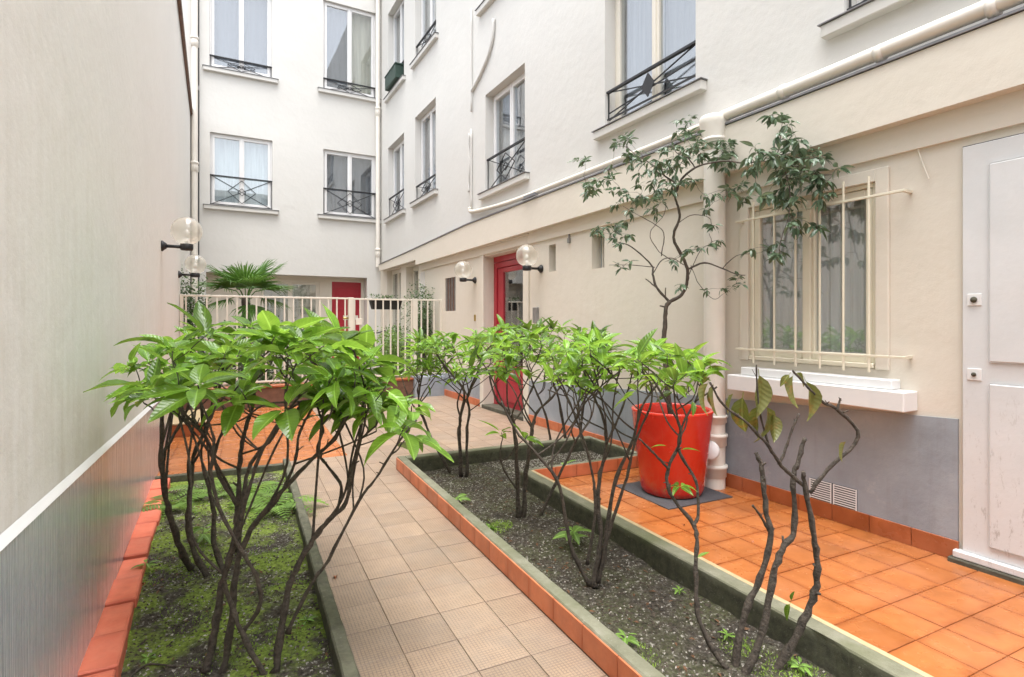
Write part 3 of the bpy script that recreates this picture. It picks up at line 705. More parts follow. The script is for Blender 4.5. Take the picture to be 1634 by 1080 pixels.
m = MB(); m.box(1.601, 1.609, -.004, -.0005, .07, 2.5, FT); m.box(.55, 1.609, -.004, -.0005, 2.491, 2.5, FT); m.build('door_gap', 'dark_interior', wing)
# entrance
s0, s1, z0, z1 = ent[:4]; m = MB()
for bx_ in ((s0-.15, s0, -.03, 0, 0, z1+.03), (s1, s1+.13, -.03, 0, 0, z1+.03), (s0-.15, s1+.13, -.035, 0, z1+.031, z1+.15), (s0-.18, s1+.16, -.05, 0, z1+.151, z1+.18)): m.box(*bx_, FT, ch=.006)
m.build('door_surround', 'cream_plaster', wing)
m = MB(); d = .17
m.box(s0, s0+.10, d, d+.08, 0, 2.42, FT, ch=.006); m.box(s1-.10, s1, d, d+.08, 0, 2.42, FT, ch=.006); m.box(s0+.1, s1-.1, d, d+.08, 2.33, 2.42, FT, ch=.006)
m.box(s0, s1, d-.0, d+.08, 2.425, 2.52, FT)
ed = m.build('entrance_door', 'red_paint', wing, label='red framed glazed entrance door')
m = MB(); a, b_ = s0+.104, s1-.104; d = .19
m.box(a, a+.12, d, d+.05, .03, 2.325, FT, ch=.006); m.box(b_-.20, b_, d, d+.05, .03, 2.325, FT, ch=.006); m.box(a+.12, b_-.2, d, d+.05, 2.245, 2.325, FT, ch=.006); m.box(a+.12, b_-.2, d, d+.05, .03, .72, FT, ch=.006)
m.build('door_leaf', 'red_paint', ed)
m = MB(); m.box(a+.115, b_-.195, d+.02, d+.026, .71, 2.25, FT); m.build('pane', 'glass', ed)
m = MB(); m.box(a+.2, b_-.28, d-.012, d-.002, .15, .55, FT, ch=.008); m.build('panel', 'red_paint', ed)
m = MB(); m.box(s0, s1, .6, .62, 0, 2.6, FT)
for q_ in ((s0-.01, s0, .25, .6, 0, 2.52), (s1, s1+.01, .25, .6, 0, 2.52), (s0, s1, .25, .6, 2.52, 2.53)): m.box(*q_, FT)
m.build('hallway', 'dark_interior', ed)
m = MB(); m.box(s0-.02, s1+.02, -.05, .2, 0.0, .06, FT, ch=.006); m.build('threshold', 'dark_stone', wing)
m = MB(); m.box(6.52, 6.62, -.05, -.001, 1.42, 1.64, FT, ch=.006); m.build('intercom', 'grey_metal', wing)
m = MB(); m.box(8.62, 8.66, -.02, -.001, 1.45, 1.56, FT, ch=.003); m.build('bell_push', 'brass', wing)
# conduits on the facade
m = MB(); m.tube([FT(5.78, -.015, 2.74), FT(5.77, -.015, 2.5)], .012, 8); m.box(5.75, 5.79, -.03, -.001, 2.44, 2.5, FT); m.build('conduit', 'grey_metal', wing)
m = MB(); m.tube(rnd_smooth([FT(8.75, -.03, 6.9), FT(8.75, -.03, 5.9), FT(8.74, -.03, 5.1)]), .016, 8)
m.tube(rnd_smooth([FT(8.72, -.03, 5.45), FT(8.35, -.03, 5.62), FT(8.05, -.03, 5.82), FT(7.9, -.03, 6.05), FT(7.88, -.03, 6.3)]), .026, 8)
m.tube(rnd_smooth([FT(8.82, -.03, 4.75), FT(8.85, -.03, 4.5), FT(8.81, -.03, 4.2), FT(8.86, -.03, 3.9), FT(8.84, -.03, 3.72)]), .020, 8)
m.tube(rnd_smooth([FT(8.75, -.03, 4.8), FT(8.75, -.03, 4.1), FT(8.75, -.03, 3.4)]), .016, 8); m.build('conduit', 'white_plaster', wing, smooth=True)
m = MB(); m.tube(rnd_smooth([Pa(1454, 190, 3.96), Pa(1464, 235, 3.955), Pa(1474, 265, 3.95), Pa(1482, 285, 3.945)]), .004, 6); m.build('cable', 'cream_paint', wing)
m = MB(); m.box(6.35, 6.75, -.16, -.12, 3.155, 3.175, FT); m.box(6.4, 6.7, -.15, -.125, 3.18, 3.2, FT); m.build('bracket', 'zinc', wing)

# back facade
WB = [(-.09, 1.27, 4.2, 5.93, 'net_green', 4.92, 4.23), (2.48, 3.85, 4.2, 5.91, ('net_dark', 'net_dark'), 4.90, 4.23), (-.10, 1.26, 7.46, 9.55, 'net_dark', 7.76, 7.47), (2.48, 3.84, 7.46, 9.78, ('net_dark', 'net_cream'), 7.76, 7.47)]
rec = (-.17, 3.61, .15, 2.61, .35)
m = MB(); wall_mesh(m, KT, -.8, 3.97, -.1, 11.5, [(o[0], o[1], o[2], o[3], .16) for o in WB]+[rec], .16)
m.poly([KT(-.8, 0, 11.5), KT(3.97, 0, 11.5), KT(3.97, 3, 11.5), KT(-.8, 3, 11.5)]); m.poly([KT(-.8, 0, 0), KT(-.8, 3, 0), KT(-.8, 3, 11.5), KT(-.8, 0, 11.5)])
m.build('wall', 'white_plaster', backb, recalc=False)
for (a, b_, c, d, cu, r1, r0) in WB: window(KT, backb, a, b_, c, d, .12, cu, 'white_paint', True, r1, r0)
m = MB(); wall_mesh(m, lambda s, d_, z: KT(s, .35+d_, z), -.17, 3.61, .15, 2.61, [(1.0, 2.45, .95, 2.5, .1), (2.70, 3.59, .15, 2.54, .05)], .1)
m.build('recess_wall', 'cream_plaster', backb, recalc=False)
KT2 = lambda s, d, z: KT(s, .35+d, z)
window(KT2, backb, 1.0, 2.45, .95, 2.5, .08, 'net_cream', 'cream_paint', False)
m = MB(); m.box(2.76, 3.53, .01, .05, .15, 2.5, KT2, ch=.004); rd = m.build('door', 'red_paint', backb, label='plain red panelled door with a cream letter plate')
for z0_, z1_ in ((1.75, 2.35), (.35, 1.15)):
    m = MB(); m.box(2.86, 3.43, -.002, .009, z0_, z1_, KT2, ch=.005); m.build('panel', 'red_paint', rd)
m = MB(); m.box(3.05, 3.45, -.012, .008, 1.48, 1.6, KT2, ch=.003); m.build('letter_plate', 'cream_paint', rd)
m = MB(); m.tube([KT2(3.44, -.04, 1.14), KT2(3.44, .0, 1.14)], .02, 10); m.build('knob', 'brass', rd)
m = MB(); m.box(2.70, 2.757, -.01, .05, .15, 2.54, KT2); m.box(3.533, 3.59, -.01, .05, .15, 2.54, KT2); m.box(2.757, 3.533, -.01, .05, 2.503, 2.54, KT2); m.build('door_frame', 'cream_paint', backb)
m = MB(); m.box(-.40, -.31, -.06, -.001, 6.84, 6.95, KT, ch=.004); m.build('junction_box', 'grey_metal', backb)

# building behind the camera, seen only mirrored in the window glass
rear = thing('apartment_building', 'pale grey building seen mirrored in the glass of the top left window', 'building', (2, -9, 0))
wins = [(a, a+1.3, z, z+1.9, .12) for a in (-3.2, -.1, 2.6, 5.4) for z in (1.2, 4.3, 7.4)]
m = MB(); wall_mesh(m, RT, -5, 8, -.1, 9.6, wins, .12); m.build('wall', 'white_plaster', rear, recalc=False)
for (a, b_, c, d, e) in wins:
    m = MB(); m.box(a, b_, .10, .12, c, d, RT); o = m.build('window', 'grey_sheet', rear)
    m = MB(); m.box(a, a+.06, .05, .1, c, d, RT); m.box(b_-.06, b_, .05, .1, c, d, RT); m.box((a+b_)/2-.04, (a+b_)/2+.04, .05, .1, c, d, RT); m.box(a-.1, b_+.1, -.08, .05, c-.1, c-.01, RT); m.build('frame', 'white_paint', o)

# ------------------------------------------------------------------ pipes
dp = thing('drainpipe', 'thick cream drainpipe with collars standing beside the red pot', 'drainpipe', (3.86, 3.37, 0))
cx_, cy_ = 3.845, 3.37; r = .09
m = MB(); m.tube([(cx_, cy_, -.0), (cx_, cy_, 3.0)], r, 24, cap=False); m.build('pipe', 'pvc', dp, smooth=True)
for z, hh, rr in ((.60, .03, .103), (.42, .05, .102), (.15, .05, .101), (2.99, .05, .099)):
    m = MB(); m.lathe((cx_, cy_, z), [(r, -hh-.008), (rr, -hh), (rr, hh*.4), (rr+.009, hh*.5), (rr+.009, hh*.95), (rr, hh), (r, hh+.003)], 24); m.build('collar', 'pvc', dp, smooth=True)
m = MB(); Tm = Matrix.Rotation(R(-115), 3, 'Z') @ Matrix.Rotation(R(78), 3, 'Y')
Tm = (Vector((-.8, -.45, .35)).normalized().to_track_quat('Z', 'Y')).to_matrix()
pc = Vector((cx_-.02, cy_-.0, .30)); m.lathe(pc, [(.055, .0), (.06, .10), (.078, .105), (.08, .125), (.072, .135), (.001, .137)], 24, Tm); m.build('access_cap', 'white_paint', dp, smooth=True)
m = MB(); m.lathe((cx_, cy_, 3.10), [(.10, -.1), (.105, -.02), (.125, .06), (.13, .10), (.12, .13), (.001, .135)], 20); m.build('hopper_head', 'pvc', dp, smooth=True)
m = MB(); g1 = [(3.86, 3.3, 3.215), (3.875, 2.4, 3.225), (3.87, 1.5, 3.232), (3.88, -.5, 3.24)]; m.tube(rnd_smooth(g1, 6), .05, 16)
for tt in (2.75, 2.05, 1.45): m.tube([(3.872, tt, 3.222), (3.872, tt-.05, 3.222)], .056, 16)
m.build('gutter_pipe', 'pvc', dp, smooth=True)
m = MB(); m.tube(rnd_smooth([(3.86, 3.45, 3.2), (3.90, 4.5, 3.215), (3.90, 6, 3.22), (3.9, 7.3, 3.235), (3.92, 8.6, 3.33), (3.93, 8.78, 3.42)], 6), .035, 14); m.build('side_pipe', 'cream_plaster', dp, smooth=True)
def corner_pipe(label, x, y, r, z0, z1, cols):
    o = thing('drainpipe', label, 'drainpipe', (x, y, z0)); m = MB(); m.tube([(x, y, z0), (x, y, z1)], r, 16, cap=False); m.build('pipe', 'pvc', o, smooth=True)
    for z in cols:
        m = MB(); m.lathe((x, y, z), [(r, -.09), (r*1.25, -.08), (r*1.25, .05), (r*1.1, .09), (r*1.35, .1), (r*1.35, .14), (r, .15)], 16); m.build('collar', 'pvc', o, smooth=True)
corner_pipe('slim pale drainpipe in the corner where the right wing meets the far facade', 3.87, 14.70, .055, 2.9, 11.5, (7.05, 3.25, 10.2))
corner_pipe('slim pale drainpipe in the far left corner above the palm', -.40, 14.70, .065, .15, 11.5, (7.9, 5.0, 2.6))
m = MB(); m.tube([(-.32, 14.78, .3), (-.32, 14.78, 11.5)], .012, 6); m.build('wire', 'black_iron', backb)

# ------------------------------------------------------------------ wall lamps
def lamp(label, base, dirx, r=.15, arm=.23):
    o = thing('wall_lamp', label, 'wall lamp', base, 'globe wall lamps'); b = Vector(base); D = Vector((dirx, 0, 0))
    q = D.to_track_quat('Z', 'Y').to_matrix()
    m = MB(); m.lathe(b, [(.001, 0), (.055, 0), (.058, .012), (.04, .03), (.03, .045), (.022, .05)], 16, q); m.build('wall_plate', 'black_iron', o, smooth=True)
    m = MB(); m.tube([b+D*.03, b+D*(arm*.55), b+D*(arm)], [.018, .017, .022], 12); m.build('arm', 'black_iron', o, smooth=True)
    c = b+D*arm; m = MB(); m.lathe(c, [(.001, -.035), (.055, -.033), (.062, -.02), (.062, .03), (.05, .034), (.001, .034)], 20); m.build('cup', 'black_iron', o, smooth=True)
    gc = c+Vector((0, 0, .03+r*.93)); pr = [(max(.001, r*math.sin(x)), -r*math.cos(x)) for x in [R(22)+R(158)*k/22 for k in range(23)]]
    m = MB(); m.lathe(gc, pr, 32); m.build('globe', 'lamp_glass', o, smooth=True)
    m = MB(); m.tube([c+Vector((0, 0, .034)), c+Vector((0, 0, .10))], .018, 10); m.tube([c+Vector((0, 0, .10)), c+Vector((0, 0, .13)), c+Vector((0, 0, .17)), c+Vector((0, 0, .19))], [.014, .026, .022, .005], 12); m.build('bulb', 'white_paint', o, smooth=True)
lamp('black globe lamp on the left wall, the nearer and larger looking one', (-.489, 6.82, 2.24), 1)
lamp('black globe lamp on the left wall, the farther one next to the palm', (-.489, 9.93, 2.17), 1)
lamp('black globe lamp on the right facade between the red entrance and the small niche', (3.969, 6.46, 2.17), -1)
lamp('black globe lamp on the right facade between the red entrance and the small brown grating', (3.969, 8.64, 2.155), -1)

# ------------------------------------------------------------------ fence
fn = thing('metal_fence', 'cream metal fence of thin upright bars with a gate crossing the court', 'fence', (1.8, 10.25, 0))
m = MB(); m.box(-.48, 2.16, 10.235, 10.265, 1.845, 1.875, ch=.003); m.build('top_rail', 'cream_paint', fn)
m = MB(); m.box(3.46, 3.96, 10.235, 10.265, 1.845, 1.875, ch=.003); m.build('top_rail', 'cream_paint', fn)
m = MB(); m.box(-.48, 2.16, 10.235, 10.265, .40, .43, ch=.003); m.build('bottom_rail', 'cream_paint', fn)
m = MB(); m.box(3.46, 3.96, 10.235, 10.265, .40, .43, ch=.003); m.build('bottom_rail', 'cream_paint', fn)
for s_ in (-.46, 2.20, 3.42, 3.95):
    wd = .045 if 0 < s_ < 3.9 else .025
    m = MB(); m.box(s_-wd, s_+wd, 10.205, 10.295, .15, 1.88, ch=.004); m.build('post', 'cream_paint', fn)
m = MB(); m.box(-.012, .012, -.012, .012, .41, 1.86); bar0 = m.build('bar', 'cream_paint', fn, org=(0, 0, 0)); first = True
xs = [-.40+.147*k for k in range(18) if -.40+.147*k < 2.12]+[3.55, 3.68, 3.81]
for x in xs:
    if first: bar0.location = Vector((x, 10.25, 0))-ORG[fn.name]; first = False
    else:
        c_ = bar0.copy(); col.objects.link(c_); c_.location = Vector((x, 10.25, 0))-ORG[fn.name]
m = MB(); m.box(2.25, 3.37, 10.235, 10.265, 1.84, 1.87, ch=.003); m.box(2.25, 3.37, 10.235, 10.265, .40, .43, ch=.003); m.box(2.25, 2.28, 10.235, 10.265, .431, 1.839, ch=.003); m.box(3.34, 3.37, 10.235, 10.265, .431, 1.839, ch=.003)
gate = m.build('gate', 'cream_paint', fn)
for k in range(7):
    x = 2.37+k*.143; c_ = bpy.data.objects.new('bar', bar0.data); col.objects.link(c_); c_.parent = gate; c_.location = Vector((x, 10.25, 0))-ORG[fn.name]
m = MB(); m.box(2.285, 2.40, 10.215, 10.232, 1.38, 1.50, ch=.003); m.build('lock_plate', 'cream_paint', gate)
m = MB(); m.tube([(2.14, 10.19, 1.50), (2.05, 10.16, 1.50)], .018, 10); m.build('handle', 'brass', fn, smooth=True)
pl = thing('plinth', 'low dark brown wall carrying the metal fence', 'wall', (1.7, 10.25, 0))
m = MB(); m.box(-.48, 3.35, 10.12, 10.328, -.05, .32, ch=.006); m.build('plinth_body', 'brown_wood', pl)
m = MB(); m.box(-.48, 3.35, 10.10, 10.328, .321, .36, ch=.006); m.build('plinth_cap', 'base_tile', pl)
m = MB(); m.box(3.352, 3.956, 10.03, 10.328, -.05, .38, ch=.006); m.build('grey_block', 'grey_band', pl)

# ------------------------------------------------------------------ leaves and shrubs
def leaf_mesh(name, L, W, bend, fold, mat, tipw=.0, nseg=7, pet=.02, wav=0):
    v = []; f = []; rng = random.Random(hash(name) % 1000)
    for i in range(nseg+1):
        t = i/nseg; w_ = W*.5*(math.sin(math.pi*min(1, t**.82))**.75 if 0 < t < 1 else 0)*(1-.25*t)+.0006
        ang = bend*t; # arc
        y = pet+L*(math.sin(ang)/bend if abs(bend) > 1e-4 else t); z = L*((math.cos(ang)-1)/bend if abs(bend) > 1e-4 else 0)
        zz = wav*math.sin(t*9)
        v += [(-w_, y, z+w_*fold+zz), (-w_*.5, y, z+w_*fold*.42+zz*.5), (0, y, z), (w_*.5, y, z+w_*fold*.42-zz*.5), (w_, y, z+w_*fold-zz)]
    for i in range(nseg):
        for j in range(4): a = i*5+j; f.append((a, a+1, a+6, a+5))
    k = len(v); v += [(-.0015, 0, 0), (.0015, 0, 0), (.0015, pet+.004, 0), (-.0015, pet+.004, 0)]; f.append((k, k+1, k+2, k+3))
    me = bpy.data.meshes.new(name); me.from_pydata(v, [], f); me.polygons.foreach_set('use_smooth', [True]*len(f)); me.materials.append(M[mat]); me.update(); return me
BIG = [leaf_mesh('leaf', .168*k, .076*k*w_, b_*.8, .35, 'leaf', pet=.018, wav=wv) for k, w_, b_, wv in ((1, 1, .5, 0), (.85, 1.1, .9, .002), (1.1, .9, .35, .003), (.7, 1.15, .6, 0), (1.0, 1, 1.2, .002), (.6, 1.0, .2, 0), (.95, 1.15, .7, .004))]
BIG += [leaf_mesh('leaf', .13, .06, .9, .5, 'leaf', pet=.02, wav=.008)]
MED = [leaf_mesh('leaf', .142*k, .052*k*w_, b_, .35, 'leaf', pet=.015) for k, w_, b_ in ((1, 1, .5), (.85, 1.1, .9), (1.1, .9, .35), (.7, 1.1, .7), (.9, 1, 1.1))]
WILT = [leaf_mesh('leaf', .13*k, .062*k, b_, .7, 'leaf_wilt', pet=.02, wav=.004) for k, b_ in ((1, .5), (1.1, .9), (.8, .3))]
TREE = [leaf_mesh('leaf', .076*k, .030*k, b_, .3, 'leaf_dark', pet=.008, nseg=4) for k, b_ in ((1, .5), (1.15, .3), (.85, .9), (.7, .4))]
def orient(d, upv=Vector((0, 0, 1)), roll=0):
    d = d.normalized(); x = d.cross(upv)
    if x.length < 1e-3: x = Vector((1, 0, 0))
    x.normalize(); z = x.cross(d)
    m = Matrix((x, d, z)).transposed(); q = m.to_quaternion()
    return q @ Matrix.Rotation(roll, 3, 'Y').to_quaternion()
LN = {}; LX = {}
def put_leaf(root, me, p_, d, rng, s=1.0, roll=.5):
    q_ = orient(d, roll=rng.uniform(-roll, roll)); LN[root.name] = LN.get(root.name, 0)+1
    if LN[root.name] <= 299: return place('leaf', me, p_, root, rot=q_, scale=(s, s, s))
    mb = LX.setdefault(root.name, MB()); i0 = len(mb.v)
    mb.v += [p_+q_ @ (Vector(v_.co)*s) for v_ in me.vertices]; mb.f += [tuple(i0+i for i in pl_.vertices) for pl_ in me.polygons]
def whorl(root, p_, ax, n, rng, meshes, s=1.0, el=(5, 50)):
    ax = ax.normalized(); x = ax.orthogonal().normalized(); y = ax.cross(x); ph = rng.uniform(0, 6.28); c = 0
    for k in range(n):
        a = ph+k*2.4+rng.uniform(-.25, .25); e = R(rng.uniform(*el)); d = (x*math.cos(a)+y*math.sin(a))*math.cos(e)+ax*math.sin(e)
        put_leaf(root, rng.choice(meshes), p_-ax*rng.uniform(0, .03)*s+d*.003, d, rng, s*rng.choice((.5, .7, .85, .95, 1, 1.1, 1.15)))
def shrub(name, label, cat, mains, tips, seed, meshes, group=None, mat='bark', base=None, r0=.014, leafs=7, ls=1.0, n3=None, twr=.0045, el=(5, 50), knob=True):
    """mains: polylines of world points with start radius; tips: world points that get a whorl of leaves"""
    rng = random.Random(seed); root = thing(name, label, cat, base if base is not None else mains[0][0][0], group)
    mbs = []; nodes = []
    for (pts, ra, rb) in mains:
        sp = rnd_smooth(pts, 5); n = len(sp); rad = []
        for i, p_ in enumerate(sp):
            rr = ra+(rb-ra)*i/(n-1)
            if knob: rr *= 1+.14*math.sin(i*1.7+seed)+.12*rng.uniform(-1, 1)*(rng.random() < .35)
            if i == 0: rr *= 1.25
            rad.append(rr)
        if knob: sp = [p_+Vector((rng.uniform(-1, 1), rng.uniform(-1, 1), rng.uniform(-.5, .5)))*rr*.28 for p_, rr in zip(sp, rad)]
        mb = MB(); mb.tube(sp, rad, 8, jit=.08, rng=rng); mbs.append(mb)
        for i, p_ in enumerate(sp):
            if i > n*.35: nodes.append((p_, rad[i], len(mbs)-1))
        for _ in range(max(0, int(n/9))):                     # stubs
            i = rng.randrange(int(n*.3), n); d = Vector((rng.uniform(-1, 1), rng.uniform(-1, 1), rng.uniform(.2, 1.2))).normalized()
            if knob: mb.tube([sp[i], sp[i]+d*rng.uniform(.015, .045)], [rad[i]*.5, rad[i]*.35], 5)
    if len(tips) > 8:
        for gi, (pts, ra, rb) in enumerate(mains):
            if ra < .0085: continue
            sp = rnd_smooth(pts, 5); n = len(sp)
            for _ in range(3 if ra > .012 else 2):
                i = int(n*rng.uniform(.38, .72)); tg = [Vector(t) for t in tips if .2 < (Vector(t)-sp[i]).length < .75 and Vector(t).z > sp[i].z+.15]
                if not tg: continue
                t = rng.choice(tg)-Vector((0, 0, .05)); a = sp[i]; L = (t-a).length; side = Vector((rng.uniform(-1, 1), rng.uniform(-1, 1), 0))*L*.10
                pth = rnd_smooth([a, a.lerp(t, .3)+side-Vector((0, 0, L*.03)), a.lerp(t, .62)+side*.3+Vector((0, 0, L*.05)), t], 4); r1 = (ra+(rb-ra)*i/n)*.55; m_ = len(pth)
                rr = [(r1+(.0042-r1)*k/(m_-1))*(1+.12*rng.uniform(-1, 1)) for k in range(m_)]; mbs[gi].tube(pth, rr, 6)
                nodes += [(p_, q_, gi) for k, (p_, q_) in enumerate(zip(pth, rr)) if k > m_*.4]
    tips = [(Vector(t), min((Vector(t)-nd[0]).length for nd in nodes)) for t in tips]; tips.sort(key=lambda x: x[1])
    mids = [(t+Vector((rng.uniform(-.07, .07), rng.uniform(-.07, .07), -rng.uniform(.03, .11))), 1) for t, _ in tips if rng.random() < .5] if len(tips) > 8 else []
    seq = [(t, 1) for t, _ in mids]+[(t, 0) for t, _ in tips]
    for t, mid in seq:
        best = None; bs = 1e9
        for nd in nodes:
            v = t-nd[0]; d = v.length; pen = max(0, (nd[0].z-t.z+.03))*2.5+max(0, math.hypot(v.x, v.y)-1.1*max(0, v.z))*.9
            if d+pen < bs: bs = d+pen; best = nd
        a = best[0]; L = (t-a).length; r_ = min(best[1]*.75, twr*(1.7 if mid else 1.2))
        k = 3; path = [a]
        for i in range(1, k):
            f = i/k; path.append(a.lerp(t, f)+Vector((rng.uniform(-1, 1), rng.uniform(-1, 1), 0))*L*.07+Vector((0, 0, -L*.035*math.sin(math.pi*f))))
        path.append(t); sp = rnd_smooth(path, 3); n = len(sp)
        rr = [r_+(twr*(.9 if mid else .55)-r_)*i/(n-1) for i in range(n)]
        mbs[best[2]].tube(sp, rr, 5)
        for i, p_ in enumerate(sp[1:], 1): nodes.append((p_, rr[i], best[2]))
        if mid and rng.random() < .25: put_leaf(root, rng.choice(meshes), t, Vector((rng.uniform(-1, 1), rng.uniform(-1, 1), rng.uniform(-.6, .2))), rng, ls*.7)
        if leafs and not mid:
            ax = (sp[-1]-sp[-3]).normalized()+Vector((0, 0, .9)); whorl(root, t, ax, rng.randint(leafs-2, leafs+1), rng, meshes, ls, el)
    for mb in mbs: mb.build('stem', mat, root, smooth=True)
    if root.name in LX: LX[root.name].build('leaf', meshes[0].materials[0].name, root, smooth=True, recalc=False, kind='stuff')
    return root, rng
def px(pts, Y0, dY=0, dys=None):
    n = len(pts); return [P(u, v, Y0+dY*i/(n-1)+(dys[i] if dys else 0)) for i, (u, v) in enumerate(pts)]
def tipgen(n, u, top, bot, Y, seed, skew=1.4, mind=.055):
    """tips spread through a canopy slab: u range, top(u) and bottom v, depth range"""
    rng = random.Random(seed); out = []; tries = 0
    while len(out) < n and tries < n*40:
        tries += 1; uu = rng.uniform(*u); yy = rng.uniform(*Y); f = rng.random()**skew
        tv = top(uu) if callable(top) else top; bv = bot(uu) if callable(bot) else bot
        q_ = P(uu, tv+(bv-tv)*f, yy)
        if q_.x < -.38 or q_.x > 3.9: continue
        if any((q_-o).length < mind for o in out): continue
        out.append(q_)
    return out
def lerpf(*kv):
    def f(x):
        if x <= kv[0][0]: return kv[0][1]
        for (a, va), (b, vb) in zip(kv, kv[1:]):
            if x <= b: return va+(vb-va)*(x-a)/(b-a)
        return kv[-1][1]
    return f
# left bed
ltop = lerpf((200, 585), (260, 560), (330, 530), (430, 525), (540, 530), (620, 595), (680, 615))
lbot = lerpf((200, 625), (300, 650), (420, 650), (560, 650), (620, 690), (680, 690))
Yb = 2.28
shrub('laurel_shrub', 'many-stemmed green shrub nearest the camera in the left bed, crown above the bricks', 'shrub',
      [(px([(327, 1072), (341, 1016), (351, 953), (365, 897), (376, 848), (379, 805), (383, 735), (390, 690), (405, 640), (398, 600)], Yb, .25), .017, .006),
       (px([(353, 1080), (369, 999), (379, 897), (407, 834), (446, 788), (499, 732), (534, 700), (560, 650), (575, 600)], Yb, .15), .015, .005),
       (px([(427, 1084), (386, 1010), (362, 946), (358, 918), (372, 876), (392, 800), (410, 740), (440, 680), (480, 630)], Yb-.02, -.1), .012, .005),
       (px([(386, 1010), (414, 967), (411, 925), (390, 886), (351, 813), (337, 753), (341, 700), (320, 640)], Yb-.02, -.15), .010, .004),
       (px([(407, 834), (440, 800), (470, 740), (478, 690), (505, 640), (530, 590)], Yb+.05, .3), .009, .004),
       (px([(379, 805), (350, 760), (330, 700), (290, 655), (270, 630)], Yb+.1, -.15), .009, .004)],
      tipgen(42, (200, 600), ltop, lbot, (2.0, 2.75), 11), 1, BIG, 'laurel shrubs in the left bed', leafs=8, el=(-2, 42))
shrub('laurel_shrub', 'green shrub leaning right over the path from the left bed with drooping lower leaves', 'shrub',
      [(px([(440, 1074), (450, 999), (460, 939), (474, 904), (499, 862), (524, 830), (552, 802), (562, 753), (575, 690), (580, 640), (590, 605)], 2.27, .12), .016, .005),
       (px([(458, 1010), (499, 929), (524, 893), (573, 798), (597, 767), (640, 700), (665, 670)], 2.27, .02), .009, .004),
       (px([(536, 818), (545, 777), (520, 740), (506, 718), (515, 680), (500, 630)], 2.335, .2), .008, .004)],
      tipgen(26, (515, 660), lerpf((520, 580), (600, 600), (655, 632)), lerpf((520, 650), (655, 700)), (2.1, 2.7), 12), 2, BIG, 'laurel shrubs in the left bed', leafs=7, el=(-20, 34))
shrub('laurel_shrub', 'green shrub of bare curved stems farther back in the left bed close to the wall', 'shrub',
      [(px([(305, 907), (284, 865), (270, 816), (260, 770), (258, 700), (260, 655), (270, 610)], 3.21, -.25), .020, .008),
       (px([(259, 725), (280, 690), (300, 650), (310, 600)], 3.1, .1), .010, .005),
       (px([(332, 921), (309, 876), (300, 834), (305, 770), (309, 728), (325, 690), (345, 640), (355, 590)], 3.13, .1), .018, .006),
       (px([(357, 911), (341, 865), (341, 820), (334, 763), (350, 700), (385, 640), (410, 590)], 3.18, .25), .016, .006),
       (px([(380, 880), (388, 800), (400, 740), (440, 690), (470, 640), (500, 590)], 3.4, .2), .016, .006)],
      tipgen(40, (270, 565), lerpf((240, 560), (330, 518), (430, 516), (530, 520), (560, 540)), lerpf((240, 620), (560, 610)), (2.75, 3.7), 13), 3, BIG, 'laurel shrubs in the left bed', leafs=8, el=(-2, 42))
# right bed
G_ = 'laurel shrubs in the right bed'
rt = lerpf((650, 560), (690, 540), (760, 535), (850, 522), (930, 522), (1000, 545), (1080, 552), (1140, 578))
shrub('laurel_shrub', 'thin green shrub in the right bed at its far left corner, nearest the fence', 'shrub',
      [(px([(719, 753), (693, 709), (675, 666), (668, 638), (673, 603), (680, 575)], Dz(753, -.02), -.1), .015, .006),
       (px([(675, 666), (655, 640), (640, 600)], Dz(753, -.02)-.05, .1), .008, .005)],
      tipgen(30, (645, 730), lerpf((645, 548), (725, 528)), 605, (5.0, 5.6), 21), 4, MED, G_, leafs=7)
shrub('laurel_shrub', 'green shrub with two straight parallel stems near the far end of the right bed', 'shrub',
      [(px([(735, 760), (733, 691), (735, 666), (740, 624), (710, 585), (696, 564)], Dz(760, -.02), -.2), .020, .007),
       (px([(745, 760), (745, 691), (749, 656), (746, 631), (762, 600), (768, 565)], Dz(760, -.02), .1), .017, .006)],
      tipgen(44, (680, 805), lerpf((680, 540), (800, 522)), 600, (4.6, 5.7), 22), 5, MED, G_, leafs=8)
shrub('laurel_shrub', 'green shrub in the middle of the right bed, stems crossing before the red entrance', 'shrub',
      [(px([(828, 828), (826, 754), (821, 691), (816, 663), (791, 635), (781, 600)], Dz(828, -.02), -.1), .019, .006),
       (px([(834, 828), (840, 754), (847, 698), (851, 677), (858, 656), (886, 628), (910, 590)], Dz(828, -.02), .1), .019, .006),
       (px([(826, 782), (805, 751), (798, 726), (802, 698)], Dz(828, -.02), -.1), .008, .004),
       (px([(863, 823), (886, 772), (918, 705), (935, 680), (946, 656), (950, 610)], Dz(823, -.02), .1), .013, .005)],
      tipgen(48, (745, 925), lerpf((750, 545), (850, 535), (920, 538)), 612, (3.5, 4.6), 23)+[P(800, 690, 4.0), P(845, 600, 3.7), P(838, 700, 3.9)], 6, MED, G_, leafs=7)
shrub('laurel_shrub', 'green shrub standing in the gravelly arm of the bed, behind the others by the facade', 'shrub',
      [(px([(905, 712), (893, 645), (880, 600), (870, 560)], Dz(712, -.02), -.3), .02, .007), (px([(925, 712), (930, 650), (945, 600), (960, 560)], Dz(712, -.02), -.3), .018, .006),
       (px([(880, 712), (870, 660), (850, 610), (835, 560)], Dz(712, -.02), -.2), .018, .006)],
      tipgen(56, (795, 975), lerpf((800, 524), (860, 518), (970, 532)), 575, (4.9, 6.0), 24), 7, MED, G_, leafs=8)
